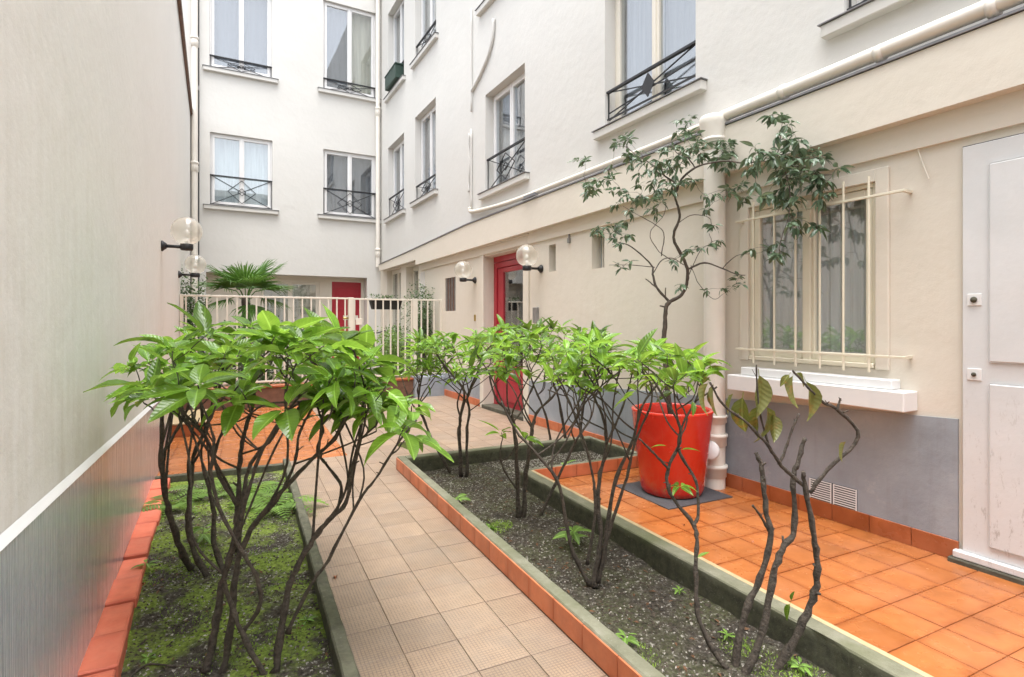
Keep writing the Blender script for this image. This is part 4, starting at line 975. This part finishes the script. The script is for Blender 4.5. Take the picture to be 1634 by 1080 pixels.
shrub('laurel_shrub', 'green shrub with a fan of five stems in the right bed, before the red pot', 'shrub',
      [(px([(940, 932), (910, 868), (893, 775), (858, 726), (823, 687), (800, 640)], Dz(934, -.02), -.1), .013, .005),
       (px([(946, 936), (958, 858), (954, 800), (958, 755), (967, 709), (963, 670), (946, 628), (930, 590)], Dz(934, -.02), .1), .016, .005),
       (px([(950, 936), (963, 887), (979, 777), (1011, 700), (1025, 647), (1060, 600)], Dz(934, -.02), .1), .015, .005),
       (px([(955, 930), (972, 849), (1000, 762), (1014, 704), (1040, 640), (1035, 600)], Dz(934, -.02), -.1), .011, .004),
       (px([(936, 900), (950, 820), (943, 743), (929, 695), (905, 632), (890, 600)], Dz(934, -.02), -.05), .009, .004),
       (px([(967, 709), (985, 670), (1000, 630), (1010, 590)], Dz(934, -.02)+.05, .2), .008, .004)],
      tipgen(46, (875, 1065), lerpf((880, 552), (960, 545), (1065, 560)), lerpf((880, 620), (1065, 625)), (2.9, 3.9), 25), 8, MED, G_, leafs=7)
Y0 = Dz(1066, -.02)
thin, rng = shrub('laurel_shrub', 'slender green shrub in front of the red pot with a single stem that forks halfway', 'shrub',
      [(px([(1158, 1068), (1117, 994), (1110, 921), (1112, 868), (1107, 839), (1069, 786), (1066, 748), (1085, 705), (1083, 676), (1064, 642), (1045, 610)], Y0, .25), .011, .005),
       (px([(1107, 839), (1114, 820), (1110, 767), (1083, 719), (1090, 676), (1110, 640), (1120, 605)], Y0+.1, .2), .008, .004),
       (px([(1066, 748), (1045, 725), (1020, 700)], Y0+.14, -.1), .006, .004)],
      tipgen(24, (1000, 1125), lerpf((1005, 575), (1060, 562), (1120, 572)), lerpf((1005, 625), (1120, 615)), (2.35, 2.95), 26), 9, MED, G_, leafs=6, ls=.95)
for k, a in enumerate((10, 80, 150, 200, 260, 320)):
    put_leaf(thin, MED[1], P(1085, 776, Y0+.14), Vector((math.cos(R(a)), math.sin(R(a)), .1)), rng, .62)
put_leaf(thin, MED[0], P(1085, 718, Y0+.15), Vector((CS, -SN, .15)), rng, .6); put_leaf(thin, MED[0], P(1066, 712, Y0+.15), Vector((-CS, SN, .15)), rng, .5)
for k in range(3): put_leaf(thin, MED[2], P(1112, 890, Y0+.02), Vector((CS*1, -SN, .6)), rng, .35) if k == 0 else None
dy, rng = shrub('dying_shrub', 'nearly bare pruned shrub with hanging yellowish leaves, front of the right bed', 'shrub',
      [(px([(1170, 1078), (1189, 979), (1213, 921), (1230, 859), (1223, 820), (1218, 767), (1214, 740), (1206, 722)], Y0+.02, .1), .0155, .009),
       (px([(1184, 1086), (1213, 1018), (1232, 926), (1247, 878), (1268, 844), (1266, 762), (1273, 738), (1284, 700)], Y0-.03, .05), .0165, .009),
       (px([(1232, 1080), (1276, 1003), (1300, 945), (1305, 897), (1297, 844), (1285, 777), (1281, 752)], Y0, -.05), .018, .008),
       (px([(1286, 778), (1247, 743), (1228, 714), (1194, 676), (1155, 647), (1133, 610)], Y0-.03, -.15), .009, .004),
       (px([(1293, 786), (1320, 750), (1370, 697), (1334, 652), (1314, 642), (1285, 613), (1265, 591)], Y0-.04, -.1), .009, .004),
       (px([(1243, 742), (1254, 715), (1264, 685), (1275, 660)], Y0-.062, .03), .006, .004),
       (px([(1226, 846), (1214, 824), (1201, 806)], Y0+.075, -.04), .006, .005),
       (px([(1228, 714), (1215, 670), (1208, 620), (1207, 582)], Y0-.08, -.05), .005, .003),
       (px([(1336, 655), (1340, 640), (1341, 636)], Y0-.1, 0), .005, .004)],
      [], 10, WILT, None, leafs=0)
for (u, v, dx, s, k) in ((1210, 588, .1, 1.15, 0), (1222, 640, .15, 1.0, 1), (1212, 640, -.2, .9, 0), (1186, 625, -.1, 1.0, 1), (1172, 622, -.4, .7, 2), (1140, 605, -.15, .85, 0), (1133, 605, -.5, .8, 1),
                         (1266, 592, -.1, .85, 0), (1268, 590, .7, .55, 2), (1282, 600, .45, 1.0, 1), (1262, 594, -.8, .5, 2), (1352, 700, -.5, .55, 0), (1232, 655, .2, .7, 1)):
    put_leaf(dy, WILT[k], P(u, v, Y0-.1), Vector((dx*CS, -dx*SN, -1)), rng, s*1.18, .9)
put_leaf(dy, BIG[3], P(1262, 960, Y0-.02), Vector((-.4*CS, .4*SN, -1)), rng, .62); put_leaf(dy, BIG[3], P(1262, 960, Y0-.02), Vector((.1, -.1, 1)), rng, .35)

# ------------------------------------------------------------------ pot and tree
Yp = 4.66; pc = P(1072, 786, Yp); pc.z = .008
mt = thing('door_mat', 'dark grey square mat under the red pot', 'mat', (pc.x, pc.y, 0))
m = MB(); m.box(-.34, .34, -.34, .34, 0, .007, lambda a, b, c: BF(0, 0)+Vector((pc.x, pc.y, 0))+Matrix.Rotation(R(-2.5), 3, 'Z') @ Vector((a, b, c+.001))); m.build('mat_pile', 'dark_mat', mt)
pt = thing('flower_pot', 'large glossy red plant pot on a grey mat by the drainpipe', 'pot', pc)
m = MB(); hh = .70; m.lathe(pc, [(.001, .002), (.235, .002), (.25, .012), (.262, .05), (.335, hh-.02), (.338, hh-.004), (.333, hh), (.305, hh), (.30, hh-.01), (.29, hh-.1), (.285, hh-.16)], 64); m.build('pot_body', 'red_pot', pt, smooth=True)
m = MB(); m.lathe(pc, [(.001, hh-.13), (.15, hh-.125), (.286, hh-.14)], 24); m.build('potting_soil', 'soil', pt)
z7 = lambda L: [(900+x/2.769, 170+y/2.769) for x, y in L]
tb = pc+Vector((0, 0, hh-.13)); Yt = 4.6
main = [tb]+px([(1063, 600)]+z7([(440, 1050), (447, 960), (450, 890), (466, 862)]), Yt)
tr_m = [(main, .021, .017),
        (px(z7([(466, 862), (520, 830), (545, 770), (540, 700), (490, 600), (488, 550), (512, 490), (500, 430), (488, 390), (490, 340), (440, 300), (430, 260)]), Yt, -.25), .016, .006),
        (px(z7([(466, 862), (410, 800), (392, 740), (385, 700), (300, 620), (240, 600)]), Yt, .2), .012, .004), (px(z7([(410, 800), (385, 780), (360, 760)]), Yt, 0), .006, .004),
        (px(z7([(445, 885), (425, 880)]), Yt, 0), .007, .005), (px(z7([(450, 850), (448, 800)]), Yt, 0), .006, .004),
        (px(z7([(392, 740), (430, 680), (480, 670), (530, 700)]), Yt+.03, .1), .005, .003), (px(z7([(545, 720), (620, 690), (700, 715), (760, 740), (800, 745)]), Yt, -.3), .009, .003),
        (px(z7([(490, 390), (520, 320), (580, 270), (640, 250), (720, 240), (800, 250), (880, 240), (950, 250)]), Yt-.2, -.35), .010, .004),
        (px(z7([(580, 270), (545, 225), (500, 205), (480, 170)]), Yt-.3, .1), .006, .003), (px(z7([(440, 300), (380, 250), (300, 200), (270, 160)]), Yt-.2, .3), .006, .003),
        (px(z7([(430, 660), (440, 560), (400, 520), (330, 480), (260, 440)]), Yt, .2), .005, .002), (px(z7([(480, 680), (420, 640), (380, 560), (440, 480), (450, 420)]), Yt+.1, .1), .004, .002),
        (px(z7([(960, 250), (990, 330), (1000, 420), (990, 500), (960, 580), (950, 640)]), Yt-.6, -.1), .006, .003), (px(z7([(950, 250), (1050, 270), (1120, 300), (1190, 300)]), Yt-.6, -.1), .006, .003),
        (px(z7([(930, 250), (950, 180), (960, 100)]), Yt-.6, 0), .005, .003), (px(z7([(500, 520), (560, 480), (640, 490), (650, 540)]), Yt, -.1), .004, .002),
        (px(z7([(545, 760), (600, 640), (650, 600), (640, 560)]), Yt, .1), .004, .002), (px(z7([(700, 715), (760, 660), (830, 650)]), Yt-.2, -.05), .004, .002),
        (px(z7([(560, 700), (600, 790), (660, 850), (700, 830)]), Yt, -.05), .003, .002), (px(z7([(400, 710), (300, 700), (200, 700)]), Yt, .1), .004, .002)]
cl = [(85, 245, 40, 25, 3), (270, 190, 70, 70, 9), (160, 330, 70, 60, 8), (110, 380, 40, 40, 4), (340, 260, 70, 50, 6), (440, 280, 60, 50, 9), (480, 220, 60, 60, 9), (545, 120, 60, 90, 11), (660, 190, 90, 60, 16), (560, 200, 60, 50, 8),
      (720, 240, 50, 40, 7), (380, 370, 70, 50, 8), (520, 340, 70, 40, 7), (345, 450, 70, 50, 7), (230, 560, 110, 60, 12), (240, 400, 60, 40, 4), (440, 470, 50, 60, 2), (620, 500, 60, 50, 3), (690, 380, 70, 60, 4), (780, 380, 60, 50, 4),
      (650, 600, 60, 50, 3), (820, 650, 50, 30, 3), (700, 800, 70, 40, 3), (490, 700, 30, 30, 2), (490, 780, 30, 40, 2), (280, 700, 70, 30, 3), (760, 770, 50, 50, 2), (600, 640, 60, 40, 3),
      (960, 90, 80, 70, 14), (880, 210, 80, 50, 12), (1000, 210, 110, 90, 26), (1100, 260, 80, 90, 18), (1020, 330, 110, 70, 20), (1130, 360, 50, 60, 8), (870, 390, 50, 40, 6), (970, 430, 50, 60, 9), (1000, 510, 40, 60, 7), (1080, 540, 50, 40, 6), (945, 630, 45, 50, 8), (1200, 250, 30, 30, 2), (820, 260, 50, 30, 5)]
crng = random.Random(77); tips = []; big_r = []
for (x, y, rx, ry, n) in cl:
    for _ in range(int(n*1.3) if x < 800 else int(n*.66)):
        a, rr = crng.uniform(0, 6.28), crng.random()**.5; X, Y_ = x+rx*rr*math.cos(a), y+ry*rr*math.sin(a); u, v = z7([(X, Y_)])[0]
        dep = Yt-.1+crng.uniform(-.3, .3)-(.45 if x > 800 else 0); q_ = P(u, v, dep)
        if q_.x > 3.80: q_ = Pa(u, v, 3.78)
        tips.append(q_)
tree = thing('potted_tree', 'slender small-leaved tree growing out of the big red pot', 'tree', tb)
mbs = MB(); nodes = []
for gi, (pts, ra, rb) in enumerate(tr_m):
    sp = rnd_smooth(pts, 5); n = len(sp); rad = [(ra+(rb-ra)*i/(n-1))*(1+.12*crng.uniform(-1, 1)) for i in range(n)]
    sp = [p_+Vector((crng.uniform(-1, 1), crng.uniform(-1, 1), 0))*.003 for p_ in sp]
    if gi == 0:
        t_ = MB(); t_.tube(sp, rad, 10, jit=.05, rng=crng); t_.build('trunk', 'pale_bark', tree, smooth=True)
    else:
        t_ = MB(); t_.tube(sp, rad, 7, jit=.05, rng=crng); t_.build('branch', 'pale_bark', tree, smooth=True)
        nodes += [(p_, r_) for p_, r_ in zip(sp, rad)]
tips = [(t, min((t-nd[0]).length for nd in nodes)) for t in tips]; tips.sort(key=lambda x: x[1])
nl = 0; rest = MB(); rest_faces = 0
for t, _ in tips:
    best = min(nodes, key=lambda nd: (t-nd[0]).length); a = best[0]; L = (t-a).length
    path = [a]+[a.lerp(t, f)+Vector((crng.uniform(-1, 1), crng.uniform(-1, 1), crng.uniform(-.5, 1)))*L*.12 for f in (.35, .7)]+[t]; sp = rnd_smooth(path, 3)
    mbs.tube(sp, [min(best[1]*.8, .003)*(1-i/len(sp)*.5) for i in range(len(sp))], 4); nodes += [(p_, .002) for p_ in sp[1:]]
    dirn = (sp[-1]-sp[-3]).normalized()
    for k in range(crng.randint(6, 10)):
        a_ = crng.uniform(0, 6.28); el = crng.uniform(-.9, .5); d = Vector((math.cos(a_), math.sin(a_), el))+dirn*.6+Vector((0, 0, -.25 if t.x > 3.0 or True and t.z < 2.3 else .1))
        me = crng.choice(TREE); s = crng.uniform(.75, 1.15)*(1.15 if t.y < 3.0 else .9); q_ = orient(d, roll=crng.uniform(-.8, .8)); pp = sp[-1-(k % 3)]+d.normalized()*.002
        if nl < 300 and crng.random() < .34:
            place('leaf', me, pp, tree, rot=q_, scale=(s, s, s)); nl += 1
        else:
            i0 = len(rest.v); rest.v += [pp+q_ @ (Vector(v_.co)*s) for v_ in me.vertices]; rest.f += [tuple(i0+i for i in pl_.vertices) for pl_ in me.polygons]
mbs.build('twig', 'pale_bark', tree)
if rest.f: rest.build('leaf', 'leaf_dark', tree, smooth=True, recalc=False, kind='stuff')

# ------------------------------------------------------------------ palm and plants by the fence
pr_ = random.Random(31)
def fan_frond(c, d, n, L, spread, mat='leaf_palm'):
    mb = MB(); d = d.normalized(); s = d.cross(Vector((0, 0, 1))); s = s.normalized() if s.length > .05 else Vector((1, 0, 0)); u = s.cross(d)
    for k in range(n):
        a = -spread+2*spread*k/(n-1)+pr_.uniform(-.02, .02); e = d*math.cos(a)+s*math.sin(a); l = L*(.82+.18*math.cos(a))*pr_.uniform(.9, 1.05); w_ = .015
        q_ = e.cross(u).normalized(); fold = u*(.01 if k % 2 else -.01); pts = []
        for (f, ww) in ((.05, .4), (.45, 1), (.8, .6), (1, .05)):
            pc_ = c+e*l*f+Vector((0, 0, -1))*l*.22*f**3*pr_.uniform(.6, 1.3); pts.append((pc_-q_*w_*ww, pc_+fold*ww*.8, pc_+q_*w_*ww))
        for (A_, B_) in zip(pts, pts[1:]):
            mb.poly([A_[0], A_[1], B_[1], B_[0]]); mb.poly([A_[1], A_[2], B_[2], B_[1]])
    return mb
def palm(label, base, cz, fr):
    o = thing('palm_plant', label, 'palm', base); b = Vector(base); top = Vector((b.x, b.y, cz))
    m = MB(); m.tube(rnd_smooth([b, b.lerp(top, .5)+Vector((.02, 0, 0)), top], 6), [.07+.008*(k % 2) for k in range(13)], 10); m.build('trunk', 'bark', o, smooth=True)
    for (az, el, pl_, L, n, sp) in fr:
        d = Vector((math.cos(R(az))*math.cos(R(el)), math.sin(R(az))*math.cos(R(el)), math.sin(R(el)))); c = top+d*pl_
        mb = fan_frond(c, d+Vector((0, 0, -.1)), n, L, R(sp)); mb.tube([top-Vector((0, 0, .1)), top.lerp(c, .5)+Vector((0, 0, .03)), c], .009, 5); mb.build('frond', 'leaf_palm', o, recalc=False)
b0 = Pt(392, 500, 11.3); b0.z = .15
palm('green fan palm standing behind the fence at the left', b0, 1.9,
     [(100, 72, .15, .72, 34, 75), (185, 48, .30, .70, 34, 80), (355, 50, .38, .70, 34, 80), (20, 62, .42, .62, 30, 75), (160, 25, .35, .62, 30, 80), (330, 20, .38, .62, 30, 80), (262, 55, .25, .65, 32, 78), (230, 30, .3, .6, 30, 80), (290, 35, .32, .62, 30, 80), (10, -5, .3, .55, 26, 80), (200, -10, .3, .55, 26, 80), (290, -35, .25, .5, 22, 70), (60, 30, .35, .6, 26, 80)])
def bush(name, label, c, rx, ry, rz, n, mat, seed, ls=.05, stems=8, z0=.15, group=None, wl=.45):
    rg = random.Random(seed); o = thing(name, label, 'plant', (c[0], c[1], z0), group); m = MB(); st = MB(); b = Vector((c[0], c[1], z0))
    for _ in range(stems):
        t = Vector((c[0]+rg.uniform(-rx, rx)*.8, c[1]+rg.uniform(-ry, ry)*.8, c[2]+rg.uniform(-.2, .8)*rz)); st.tube(rnd_smooth([b+Vector((rg.uniform(-.04, .04), rg.uniform(-.04, .04), 0)), b.lerp(t, .5)+Vector((rg.uniform(-.1, .1)*rx, 0, 0)), t], 4), [.008-.0006*k for k in range(9)], 5)
    cc_ = [Vector((c[0]+rg.gauss(0, .45)*rx, c[1]+rg.gauss(0, .45)*ry, c[2]+rg.uniform(-1, 1)*rz)) for _ in range(max(6, n//35))]
    for _ in range(n):
        k = rg.choice(cc_); p_ = k+Vector((rg.gauss(0, .2)*rx, rg.gauss(0, .2)*ry, rg.gauss(0, .16)*rz))
        d = Vector((rg.uniform(-1, 1), rg.uniform(-1, 1), rg.uniform(-.6, .8))).normalized(); s = d.orthogonal().normalized(); s = (s+d.cross(s)*rg.uniform(-1, 1)).normalized(); l = ls*rg.uniform(.6, 1.3)
        m.poly([p_, p_+d*l*.5+s*l*wl*.5, p_+d*l, p_+d*l*.5-s*l*wl*.5])
    st.build('stem', 'bark', o); m.build('foliage', mat, o, recalc=False, kind='stuff')
    return o
q_ = Pt(300, 520, 10.9); bush('climbing_plant', 'dense small-leaved climber in the corner between the left wall and the fence', (q_.x, 10.7, 1.05), .26, .25, .95, 4500, 'leaf_bush', 41, .06)
bush('leafy_bush', 'low bush behind the fence at the foot of the palm', (.65, 10.9, .75), .75, .3, .55, 3500, 'leaf_bush', 42, .07)
q_ = Pt(672, 525, 11.1); bush('climbing_plant', 'dark climbing plant against the right facade just behind the fence', (q_.x, 11.0, 1.25), .33, .4, .75, 5500, 'leaf_bush', 43, .055)
q_ = Pt(625, 560, 11.9); bush('leafy_bush', 'bright green bush behind the gate beside the bicycle', (q_.x, 11.9, .75), .5, .5, .45, 3000, 'leaf_fern', 44, .06)
q_ = Pt(640, 540, 13.0); bush('leafy_bush', 'grey-green bush under the far white window sill', (q_.x, 13.0, .75), .4, .5, .5, 2600, 'leaf_palm', 45, .06)
q_ = Pt(540, 560, 11.0); bush('reddish_plant', 'small reddish leaved plant seen through the fence by the red door', (q_.x, 11.0, .9), .12, .12, .45, 350, 'dry_leaf', 46, .06)
bx_ = thing('planter_box', 'dark brown hanging planter box with thin plants on top of the gate', 'planter', (2.95, 10.33, 1.7))
m = MB(); m.v = [Vector(x) for x in ((2.62, 10.30, 1.67), (3.14, 10.30, 1.67), (3.14, 10.42, 1.67), (2.62, 10.42, 1.67), (2.58, 10.28, 1.84), (3.18, 10.28, 1.84), (3.18, 10.46, 1.84), (2.58, 10.46, 1.84))]
m.f = [(0, 3, 2, 1), (4, 5, 6, 7), (0, 1, 5, 4), (1, 2, 6, 5), (2, 3, 7, 6), (3, 0, 4, 7)]; m.build('box_body', 'dark_plastic', bx_)
bush('trailing_plant', 'thin trailing plants growing in the hanging planter box', (2.88, 10.37, 1.89), .35, .08, .05, 260, 'leaf_bush', 47, .04, 5, 1.83)
wb = thing('window_box', 'dark green plant box on the sill of the second floor window by the corner', 'planter', (3.92, 13.3, 7.3))
m = MB(); m.box(3.80, 4.02, 12.85, 13.75, 7.28, 7.60, ch=.01); m.build('box_body', 'green_box', wb); m = MB(); m.box(3.79, 4.03, 12.83, 13.77, 7.601, 7.64, ch=.008); m.build('rim', 'green_box', wb)

# bicycle parked behind the gate
bk = thing('bicycle', 'black bicycle parked behind the gate', 'bicycle', (2.75, 11.2, .15)); bp = Vector((2.75, 11.25, .15)); ax = Vector((.55, .83, 0)).normalized()
def bkp(x, z): return bp+ax*x+Vector((0, 0, z))
for x in (-.5, .5):
    m = MB(); c_ = bkp(x, .34); ring = [c_+ax*math.cos(a)*.32+Vector((0, 0, math.sin(a)*.32)) for a in [2*math.pi*k/28 for k in range(29)]]; m.tube(ring, .016, 6, cap=False); wh = m.build('wheel', 'dark_plastic', bk)
    m = MB()
    for k in range(12): a = 2*math.pi*k/12; m.tube([c_, c_+ax*math.cos(a)*.31+Vector((0, 0, math.sin(a)*.31))], .0015, 3)
    m.build('spoke', 'grey_metal', wh)
m = MB()
for A_, B_, r_ in (((-.5, .34), (-.15, .82), .012), ((-.5, .34), (0, .30), .012), ((0, .30), (-.17, .88), .016), ((0, .30), (.38, .80), .018), ((-.15, .82), (.36, .86), .016), ((.5, .34), (.36, .95), .014)): m.tube([bkp(*A_), bkp(*B_)], r_, 8)
m.build('frame', 'black_iron', bk, smooth=True)
sd_ = Vector((-ax.y, ax.x, 0)); m = MB(); m.tube([bkp(.36, .95), bkp(.34, 1.05)], .014, 8); m.tube([bkp(.28, 1.10)-sd_*.28, bkp(.34, 1.05)-sd_*.1, bkp(.34, 1.05)+sd_*.1, bkp(.28, 1.10)+sd_*.28], .013, 8); m.build('handlebar', 'black_iron', bk, smooth=True)
m = MB(); m.tube([bkp(-.32, .93), bkp(-.22, .94), bkp(-.06, .92)], [.06, .05, .015], 10); m.build('saddle', 'dark_plastic', bk, smooth=True)

# ------------------------------------------------------------------ ferns, seedlings, litter
def fern(label, base, n, L, seed, dirs=None):
    rg = random.Random(seed); o = thing('fern', label, 'fern', base, 'ferns in the left bed'); b = Vector(base)
    for k in range(n):
        a = dirs[k] if dirs else k*2*math.pi/n+rg.uniform(-.3, .3); d = Vector((math.cos(a), math.sin(a), 0)); l = L*rg.uniform(.8, 1.1); mb = MB(); sp = []
        for i in range(15): f = i/14; sp.append(b+d*l*f*.9+Vector((0, 0, l*(.75*f-.75*f*f*1.05))))
        mb.tube(sp, [.002*(1-.8*i/14)+.0004 for i in range(15)], 4); s = d.cross(Vector((0, 0, 1)))
        for i in range(2, 15):
            f = i/14; w_ = .26*l*math.sin(math.pi*min(1, (f*.9+.12)))**.9
            for sg in (-1, 1):
                e = (s*sg+d*.35+Vector((0, 0, -.15))).normalized(); hw = l/14*.42; p_ = sp[i]
                mb.poly([p_-d*hw*.6, p_+e*w_*.5-d*hw, p_+e*w_, p_+e*w_*.5+d*hw, p_+d*hw*.6])
        mb.build('frond', 'leaf_fern', o, recalc=False)
def onsoil(u, v, left): q_ = Pz(u, v, 0.0); q_.z = (zsoil_l if left else zsoil_r)(q_); return q_
fern('fern at the far end of the left bed arching over the kerb onto the path', onsoil(440, 815, True), 8, .42, 1)
fern('fern at the far end of the left bed right beside the wall and bricks', onsoil(275, 812, True), 7, .36, 2)
fern('fern in the middle of the far end of the left bed', onsoil(400, 790, True), 8, .40, 3)
fern('small yellowish fern between stems at the far edge of the left bed', onsoil(325, 785, True), 7, .36, 4)
SEED = [leaf_mesh('leaf', .06*k, .026*k, b_, .3, 'leaf_fern', pet=.01, nseg=5) for k, b_ in ((1, .6), (1.2, .9), (.8, .3))]
def seedling(label, base, n, hgt, seed, s=1.0):
    rg = random.Random(seed); o = thing('seedling', label, 'seedling', base, 'seedlings in the beds'); b = Vector(base); t = b+Vector((rg.uniform(-.01, .01), 0, hgt)); m = MB(); m.tube([b, t], .0018, 5); m.build('stem', 'moss_green', o)
    for k in range(n):
        a = k*2.4+seed; put_leaf(o, rg.choice(SEED), t-Vector((0, 0, rg.uniform(0, hgt*.5))), Vector((math.cos(a), math.sin(a), rg.uniform(-.1, .5))), rg, s*rg.uniform(.8, 1.2))
for i, (lab, u, v, lf, n, hg, s) in enumerate((('pale green seedling drooping over the path kerb at the far part of the right bed', 727, 800, 0, 9, .05, 1.3), ('low green seedling behind the path kerb below the middle shrub', 780, 840, 0, 12, .03, .9),
        ('green seedling with large leaves at the foot of the fan-stemmed shrub', 912, 868, 0, 8, .12, 1.9), ('small seedling next to the path kerb at the front of the right bed', 1000, 1028, 0, 7, .06, 1.0),
        ('tiny seedling on the gravelly soil left of the bare shrub', 1085, 940, 0, 6, .02, .6), ('tiny seedling right of the thin stem in the right bed', 1160, 1010, 0, 7, .03, .7),
        ('small seedling under the right kerb at the front edge of the picture', 1275, 1064, 0, 8, .03, .8), ('pale seedling on moss near the kerb of the left bed', 490, 995, 1, 6, .02, .8),
        ('leafy seedling by the bricks beside the curved stems', 235, 915, 1, 8, .06, 1.0), ('green seedling between the two curved stems in the left bed', 325, 865, 1, 8, .10, 1.3), ('small seedling on the moss at the bottom of the left bed', 235, 1040, 1, 5, .015, .7),
        ('seedling with a thin stem standing by the grassy patch in the right bed', 905, 752, 0, 5, .10, 1.4))):
    seedling(lab, onsoil(u, v, lf), n, hg, i, s)
# weeds, moss tufts and gravel: uncountable cover
rg = random.Random(8)
m = MB()
for _ in range(26000):
    p_, q_ = rg.uniform(-.6, .335), rg.uniform(1.7, 5.75)**1.0; v = BF(p_, q_)
    if v.x < -.345: continue
    if noise.fractal(v*3.1+Vector((3, 8, 0)), 1, 2, 4)+rg.uniform(-.2, .2) < .10: continue
    v.z = zsoil_l(v)-.002; a = rg.uniform(0, 6.28); d = Vector((math.cos(a), math.sin(a), 0)); l = rg.uniform(.006, .013)
    m.poly([v-d*l*.4, v+d*l*.4, v+Vector((rg.uniform(-1, 1)*.5, rg.uniform(-1, 1)*.5, .8)).normalized()*l])
m.build('moss', 'moss_green', label='bright green moss covering the left bed', category='moss', kind='stuff', recalc=False)
m = MB()
for (cu, cv, rad_, n) in ((865, 775, .13, 900), (790, 835, .13, 700), (1180, 1020, .10, 400), (1015, 1040, .10, 500), (1260, 1070, .15, 600), (700, 730, .15, 400)):
    c_ = onsoil(cu, cv, False)
    for _ in range(n):
        a, rr = rg.uniform(0, 6.28), rad_*rg.random()**.6; v = c_+Vector((math.cos(a)*rr, math.sin(a)*rr, 0)); v.z = zsoil_r(v)-.002; l = rg.uniform(.008, .022); b_ = rg.uniform(0, 6.28)
        d = Vector((math.cos(b_), math.sin(b_), 0))
        m.poly([v-d*.003, v+d*.003, v+Vector((rg.uniform(-1, 1)*.8, rg.uniform(-1, 1)*.8, .8)).normalized()*l])
m.build('moss', 'moss_green', label='small patches of moss and weeds in the right bed', category='moss', kind='stuff', recalc=False)
def grit(label, rects, n, zf, smax, mat='grit', dark=False, seed=3):
    rg = random.Random(seed); m = MB()
    for _ in range(n):
        p0, p1, q0, q1 = rg.choice(rects); v = BF(rg.uniform(p0, p1), rg.uniform(q0, q1)); v.z = zf(v)+.001
        if v.x < -.345: continue
        s = smax*rg.uniform(.2, 1)**2+.0015; i = len(m.v); pts = [Vector((1, 0, 0)), Vector((-.6, .8, 0)), Vector((-.5, -.9, 0)), Vector((0, .1, .8))]; Rm = Matrix.Rotation(rg.uniform(0, 6.28), 3, 'Z') @ Matrix.Rotation(rg.uniform(-.6, .6), 3, 'X')
        m.v += [v+Rm @ Vector((x.x*s, x.y*s*rg.uniform(.5, 1), x.z*s*.7)) for x in pts]; m.f += [(i, i+1, i+3), (i+1, i+2, i+3), (i+2, i, i+3)]
    m.build('gravel', mat, label=label, category='gravel', kind='stuff', recalc=False)
grit('pale grit scattered on the dark soil of the right bed', [(1.43, 2.19, 1.2, 5.2)], 3200, zsoil_r, .010)
grit('grey gravel in the short arm of the right bed', [(2.25, 3.54, 4.41, 5.22)], 5000, zsoil_r, .012, seed=4)
grit('pale grit and chips scattered on the left bed', [(-.6, .33, 1.6, 5.7)], 3500, zsoil_l, .010, seed=5)
simple('clod', (.085, .068, .05), .95, .6, 60, 0)
grit('dark crumbs of earth on the right bed', [(1.43, 2.19, 1.2, 5.2), (2.25, 3.54, 4.41, 5.22)], 14000, zsoil_r, .014, 'clod', seed=6)
grit('dark crumbs of earth on the left bed', [(-.6, .33, 1.6, 5.7)], 6000, zsoil_l, .013, 'clod', seed=7)
DRY = [leaf_mesh('leaf', .05, .03, 1.6, .9, 'dry_leaf', pet=.015, nseg=5)]
q_ = Pz(535, 924, .006); o = place('fallen_leaf', DRY[0], q_, None, rot=orient(Vector((.2, 1, .25))), label='curled orange dead leaf lying on the path by the left kerb', category='leaf')
for k, (u, v, z, lab) in enumerate(((1088, 838, .004, 'small dark dead leaf on the orange terrace near the pot'), (232, 932, .03, 'brown dead leaf on the moss beside the bricks'), (1200, 862, .004, 'pale dead leaf on the orange terrace between the stems'))):
    q_ = Pz(u, v, z); place('fallen_leaf', DRY[0], q_, None, rot=orient(Vector((math.cos(k*2), math.sin(k*2), .1))), scale=(.6, .6, .6), label=lab, category='leaf')
tw = thing('fallen_twig', 'thin dead twig lying on the moss at the front of the left bed', 'twig', onsoil(260, 1060, True)); m = MB(); m.tube(rnd_smooth([onsoil(u, v, True)+Vector((0, 0, .006)) for u, v in ((205, 1072), (235, 1052), (280, 1058), (325, 1064))], 5), .004, 5); m.build('stick', 'bark', tw, smooth=True)

m = MB(); rg = random.Random(12)
for _ in range(420):
    lf = rg.random() < .35
    v = BF(rg.uniform(-.6, .33), rg.uniform(1.7, 5.7)) if lf else BF(rg.uniform(1.43, 2.19), rg.uniform(1.2, 5.2))
    if v.x < -.34: continue
    v.z = (zsoil_l if lf else zsoil_r)(v)+.004; a = rg.uniform(0, 6.28); d = Vector((math.cos(a), math.sin(a), rg.uniform(-.3, .3))); s_ = Vector((-d.y, d.x, rg.uniform(-.4, .4))); l = rg.uniform(.006, .022)
    m.poly([v-d*l, v+s_*l*.4+Vector((0, 0, .003)), v+d*l]); m.poly([v-d*l, v+d*l, v-s_*l*.4+Vector((0, 0, .004))])
simple('dead_leaf', (.15, .075, .035), .8, .5, 30, 0)
m.build('leaf_litter', 'dead_leaf', label='scraps of dead brown leaves lying on the soil of both beds', category='leaf litter', kind='stuff', recalc=False)
